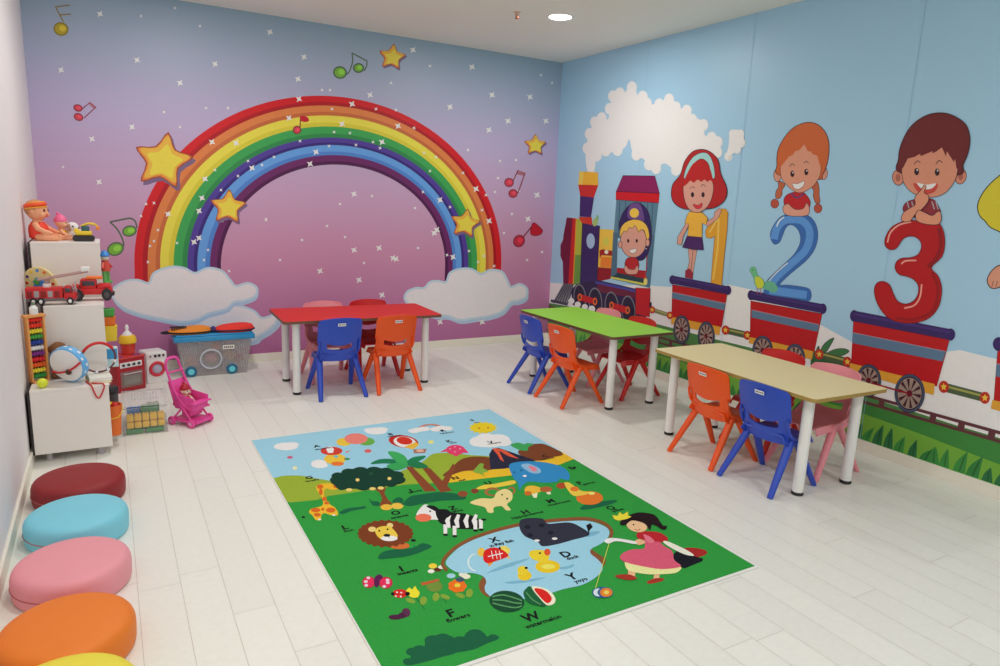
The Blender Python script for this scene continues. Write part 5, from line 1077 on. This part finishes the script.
bm = B(); tube(bm, [(.048*math.cos(2*PI*k/28), -.083, .110+.048*math.sin(2*PI*k/28)) for k in range(28)], .012, 8, True); dr = obj('door_ring', bm, M_('door_red', (180, 40, 56)), t)
bm = B(); ell(bm, (0, -.078, .110), (.040, .016, .040)); obj('door_glass', bm, M_('washer_glass', (150, 150, 170), .1), dr)

# doll stroller
t = thing('doll_stroller', 'hot pink doll stroller on the floor by the clear box', 'toy stroller', (.392, 4.585, 0), math.radians(-50))
bm = B()
for sy in (-1, 1):
    tube(bm, smooth_pts([(.10, .062*sy, .115), (.02, .064*sy, .135), (-.06, .060*sy, .23), (-.115, .055*sy, .345), (-.125, .050*sy, .385)], 4, False), .0075, 8)
    tube(bm, [(.02, .062*sy, .135), (-.07, .070*sy, .035)], .007, 8); tube(bm, [(-.02, .062*sy, .15), (.085, .070*sy, .035)], .007, 8); tube(bm, [(-.07, .070*sy, .035), (.085, .070*sy, .035)], .006, 8)
tube(bm, [(-.07, -.07, .035), (-.07, .07, .035)], .006, 8); tube(bm, [(.085, -.07, .035), (.085, .07, .035)], .006, 8); tube(bm, [(-.100, -.057, .33), (-.100, .057, .33)], .006, 8)
obj('frame', bm, pinkp, t)
bm = B(); tube(bm, smooth_pts([(-.125, -.050, .385), (-.128, -.040, .405), (-.13, -.02, .413), (-.13, .02, .413), (-.128, .040, .405), (-.125, .050, .385)], 4, False), .009, 10); obj('handle', bm, pinkp, t)
bm = B(); bb(bm, (-.06, -.060, .105), (.085, .060, .120), .004); box(bm, (.0125, -.060, .155), (.160, .008, .085), .003, RY(.12)); box(bm, (.0125, .060, .155), (.160, .008, .085), .003, RY(.12)); box(bm, (-.078, 0, .195), (.012, .128, .17), .005, RY(-.30)); bb(bm, (.082, -.06, .105), (.090, .06, .150), .003); bb(bm, (-.02, -.05, .06), (.06, .05, .106), .01); obj('seat', bm, pinkp, t)
bm = B(); bb(bm, (.06, -.075, .150), (.115, .075, .160), .005); obj('tray', bm, pinkp, t)
bm = B(); bb(bm, (-.075, -.065, .020), (.115, .065, .045), .008); obj('footboard', bm, pinkp, t)
for x in (-.07, .085):
    for sy in (-1, 1): bm = B(); cyl(bm, (x, .078*sy+.009, .028), .028, .018, 24, RX(PI/2), bev=.004); wh = obj('wheel', bm, pinkp, t); bm = B(); cyl(bm, (x, .078*sy+(.0105 if sy > 0 else -.0085), .028), .012, .002, 12, RX(PI/2), bev=.0005); obj('hubcap', bm, M_('pale_pink', (232, 130, 170)), wh)
doll('stroller_doll', 'small doll with dark red hat and red clothes sitting in the pink stroller', 'doll', (.375, 4.605, .1215), math.radians(-50), .145, M_('doll_cream', (222, 186, 160)), M_('doll_crimson', (180, 24, 50)), M_('doll_dark_red_hat', (150, 20, 40)), 'cap')

# big storage bin with a blue lid
BX, BY = .700, 5.872
t = thing('storage_bin', 'large clear storage bin with blue lid and blue wheels by the rainbow wall', 'storage bin', (BX, BY, 0), .0)
def ring_box(bm, w0, d0, w1, d1, z0, z1, th):
    q = []
    for (w, d, z) in ((w0, d0, z0), (w1, d1, z1)):
        for s_ in (0, th): q.append([bm.verts.new((sx*(w-s_), sy*(d-s_), z+(s_ if z == z0 else 0))) for sx, sy in ((-1, -1), (1, -1), (1, 1), (-1, 1))])
    o0, i0_, o1, i1 = q
    for k in range(4):
        j = (k+1) % 4; bm.faces.new((o0[k], o0[j], o1[j], o1[k])); bm.faces.new((i0_[k], i1[k], i1[j], i0_[j])); bm.faces.new((o1[k], o1[j], i1[j], i1[k]))
    bm.faces.new(o0); bm.faces.new(i0_)
binm = mat('bin_plastic', (176, 172, 172), .25, alpha=.30, noise=.02)
bm = B(); ring_box(bm, .238, .125, .280, .150, 0, .315, .004); bin_b = bm
bm = bin_b
for k in range(38):
    x0 = -.225+.45*k/37; x1 = -.262+.524*k/37
    if abs(x0+.035) < .085: continue
    tube(bm, [(x0, -.1265, .012), (x1, -.1495, .305)], .0022, 5, mi=1)
obj('bin_body', bm, [binm, mat('bin_ribs', (170, 168, 172), .3, alpha=.55)], t, smooth=False)
bm = B(); tilt = lambda z: -.125-.025*z/.315-.004
tube(bm, [(-.035+.078*math.cos(2*PI*k/32), tilt(.136+.078*math.sin(2*PI*k/32)), .136+.078*math.sin(2*PI*k/32)) for k in range(32)], .007, 8, True); obj('porthole_ring', bm, M_('porthole_grey', (170, 176, 186), .3), t)
bm = B(); bb(bm, (-.302, -.168, .288), (.302, .168, .328), .007); bb(bm, (-.286, -.152, .326), (.286, .152, .342), .008); obj('lid', bm, M_('lid_blue', (40, 128, 176), .35), t)
for x in (-.185, .120):
    bm = B(); cyl(bm, (x, -.122, .043), .043, .022, 32, RX(PI/2), bev=.005); wh = obj('wheel', bm, M_('wheel_dark_blue', (24, 88, 120), .35), t)
    bm = B(); cyl(bm, (x, -.143, .043), .024, .005, 24, RX(PI/2), bev=.002); obj('hubcap', bm, M_('wheel_light_blue', (90, 186, 214), .35), wh)
bm = B(); box(bm, (.098, tilt(.228)-.002, .228), (.088, .002, .034), 0); lab_ = obj('label', bm, M_('label_paper', (214, 206, 190), .7), t, smooth=False)
bm = B()
for k in range(5): box(bm, (.070+.014*k, tilt(.228)-.0035, .228), (.008, .001, .016), 0)
obj('label_print', bm, ink, lab_, smooth=False)
rnd = random.Random(5)
fill = [(190, 90, 60), (120, 120, 150), (206, 110, 130), (90, 96, 110), (200, 160, 90), (150, 60, 70), (100, 140, 150)]
for k, (x, z, r) in enumerate(((-.17, .10, .06), (-.09, .07, .05), (-.02, .12, .055), (.06, .08, .05), (.12, .13, .06), (.19, .10, .055), (-.14, .21, .06), (.02, .22, .05))):
    c = fill[k % 7]; bm = B(); r *= .84; ell(bm, (BX+x, BY-.03+rnd.uniform(-.02, .03), z), (r, r*.9, r*.8), RZ(rnd.uniform(0, 3)), u=18, v=12)
    tag(obj('soft_toy_ball', bm, M_('fill%d' % k, c, .8)), ['rust soft ball low left in the big bin', 'grey blue soft ball in the big bin, low, left of the porthole', 'pink soft ball behind the porthole of the big bin', 'slate soft ball low in the big bin, right of the porthole', 'tan soft ball behind the label end of the big bin', 'dark red soft ball at the right end of the big bin', 'teal grey soft ball high left in the big bin', 'rust soft ball high in the middle of the big bin'][k], 'soft ball', 'soft toys in the big bin')
def cushion(loc, pts, h, m, edge, nm, label, cat, spots=None, rz=0):
    t = thing(nm, label, cat, loc, rz)
    P = smooth_pts(pts, 5); n = len(P); bm = B(); rings = []
    cx_, cy_ = sum(p[0] for p in P)/n, sum(p[1] for p in P)/n
    for f, z in ((0.9, 0), (1, h*.25), (.985, h*.5), (.9, h*.8), (.7, h*.97), (.35, h*1.03)):
        rings.append([bm.verts.new((cx_+(x-cx_)*f, cy_+(y-cy_)*f, z+.006*math.sin(9*x+4*y)*(z > h*.6))) for x, y in P])
    for a_, b_ in zip(rings, rings[1:]):
        for k in range(n): bm.faces.new((a_[k], a_[(k+1) % n], b_[(k+1) % n], b_[k]))
    bm.faces.new(rings[-1]); bm.faces.new(rings[0]); obj('cushion_body', bm, m, t)
    bm = B(); tube(bm, [(x, y, h*.3) for x, y in P], .006, 8, True); obj('edging', bm, edge, t)
    return t
LZ = .3425
navyc = M_('dark_navy_cloth', (34, 36, 60), .9)
cushion((BX+.165, BY-.06, LZ), [(-.15, -.05), (-.05, -.085), (.06, -.085), (.135, -.05), (.14, .03), (.05, .08), (-.06, .08), (-.14, .05)], .055, M_('red_cloth', (206, 48, 40), .85), navyc, 'oval_cushion', 'red oval cushion with dark edging on the blue bin lid', 'cushion')
t = cushion((BX-.175, BY-.06, LZ), [(-.15, -.03), (-.06, -.08), (.07, -.08), (.15, -.04), (.15, .04), (.06, .085), (-.07, .08), (-.14, .05)], .048, M_('orange_cloth', (222, 120, 40), .85), M_('black_cloth', (26, 24, 28), .9), 'oval_cushion', 'orange and black cushion on the left of the blue bin lid', 'cushion')
bm = B()
for k in range(7): x = -.13+.016*k; tube(bm, [(x, -.055+.004*k, .044), (x+.008, 0, .051), (x-.004, .05, .046)], .0055, 6)
obj('black_stripes', bm, M_('black_cloth', (26, 24, 28), .9), t)
bm = B(); ell(bm, (-.165, .0, .012), (.045, .035, .012)); obj('corner_flap', bm, M_('black_cloth', (26, 24, 28), .9), t)
t = thing('folded_cloth', 'purple blue cloth between the orange and red cushions on the bin lid', 'cloth', (BX+.0, BY-.05, LZ), 0)
bm = B(); ell(bm, (0, 0, .020), (.022, .06, .020)); ell(bm, (.0, -.02, .030), (.018, .04, .018)); obj('cloth', bm, M_('purple_cloth', (64, 52, 110), .9), t)
# ================================================================== CEILING FITTINGS AND LIGHT
trim_m = mat('lamp_trim', (226, 220, 214), .4); diff_m = mat('lamp_diffuser', (255, 250, 240), .5, k=1, emit=9)
def downlight(x, y, label):
    t = thing('downlight', label, 'ceiling light', (x, y, H), 0, 'recessed ceiling downlights')
    bm = B(); lathe(bm, [(.086, .001), (.106, .001), (.106, -.006), (.098, -.010), (.086, -.006), (.086, .001)], 40); obj('trim_ring', bm, trim_m, t)
    bm = B(); lathe(bm, [(0, -.0035), (.086, -.0035), (.086, -.001), (0, -.001)], 40); obj('diffuser', bm, diff_m, t)
    l = bpy.data.lights.new('downlight_lamp', 'AREA'); l.shape = 'DISK'; l.size = .16; l.energy = LAMP; l.color = (1, .957, .908)
    o = bpy.data.objects.new('downlight_lamp', l); C.objects.link(o); o.parent = t; o.location = (0, 0, -.012)
LAMP = 15.8
for i, (x, y, lb) in enumerate(((3.10, 4.63, 'round recessed ceiling light near the corner of the two printed walls'), (.62, 4.63, 'round recessed ceiling light above the toy corner'),
        (.62, 2.25, 'round recessed ceiling light above the play rug'), (3.10, -.15, 'round recessed ceiling light at the right, behind the viewer'), (.62, -.15, 'round recessed ceiling light above the viewer'))):
    downlight(x, y, lb)
t = thing('fire_sprinkler', 'small brass fire sprinkler on the ceiling', 'sprinkler', (2.776, 4.732, H))
bm = B(); lathe(bm, [(0, 0), (.028, 0), (.024, -.005), (.012, -.008), (.012, -.02), (0, -.02)], 20); obj('escutcheon', bm, mat('sprinkler_cap', (176, 150, 132), .4), t)
bm = B(); tube(bm, [(-.010, 0, -.018), (-.012, 0, -.032), (0, 0, -.044)], .003, 8); tube(bm, [(.010, 0, -.018), (.012, 0, -.032), (0, 0, -.044)], .003, 8); lathe(bm, [(0, -.044), (.016, -.045), (.016, -.047), (0, -.048)], 16); ell(bm, (0, 0, -.03), (.004, .004, .012))
obj('sprinkler_head', bm, mat('sprinkler_brass', (150, 84, 50), .35, metal=.6), t)

w = bpy.data.worlds.new('world'); bpy.context.scene.world = w; w.use_nodes = True
w.node_tree.nodes['Background'].inputs[0].default_value = (.8, .85, 1, 1); w.node_tree.nodes['Background'].inputs[1].default_value = .3
sc = bpy.context.scene
sc.view_settings.view_transform = 'Standard'; sc.view_settings.look = 'None'; sc.view_settings.gamma = 1; sc.view_settings.exposure = 0.0
sc.view_settings.use_curve_mapping = False
sc.cycles.use_denoising = True; sc.cycles.max_bounces = 8; sc.cycles.diffuse_bounces = 5; sc.cycles.transparent_max_bounces = 12
sc.cycles.sample_clamp_indirect = 4
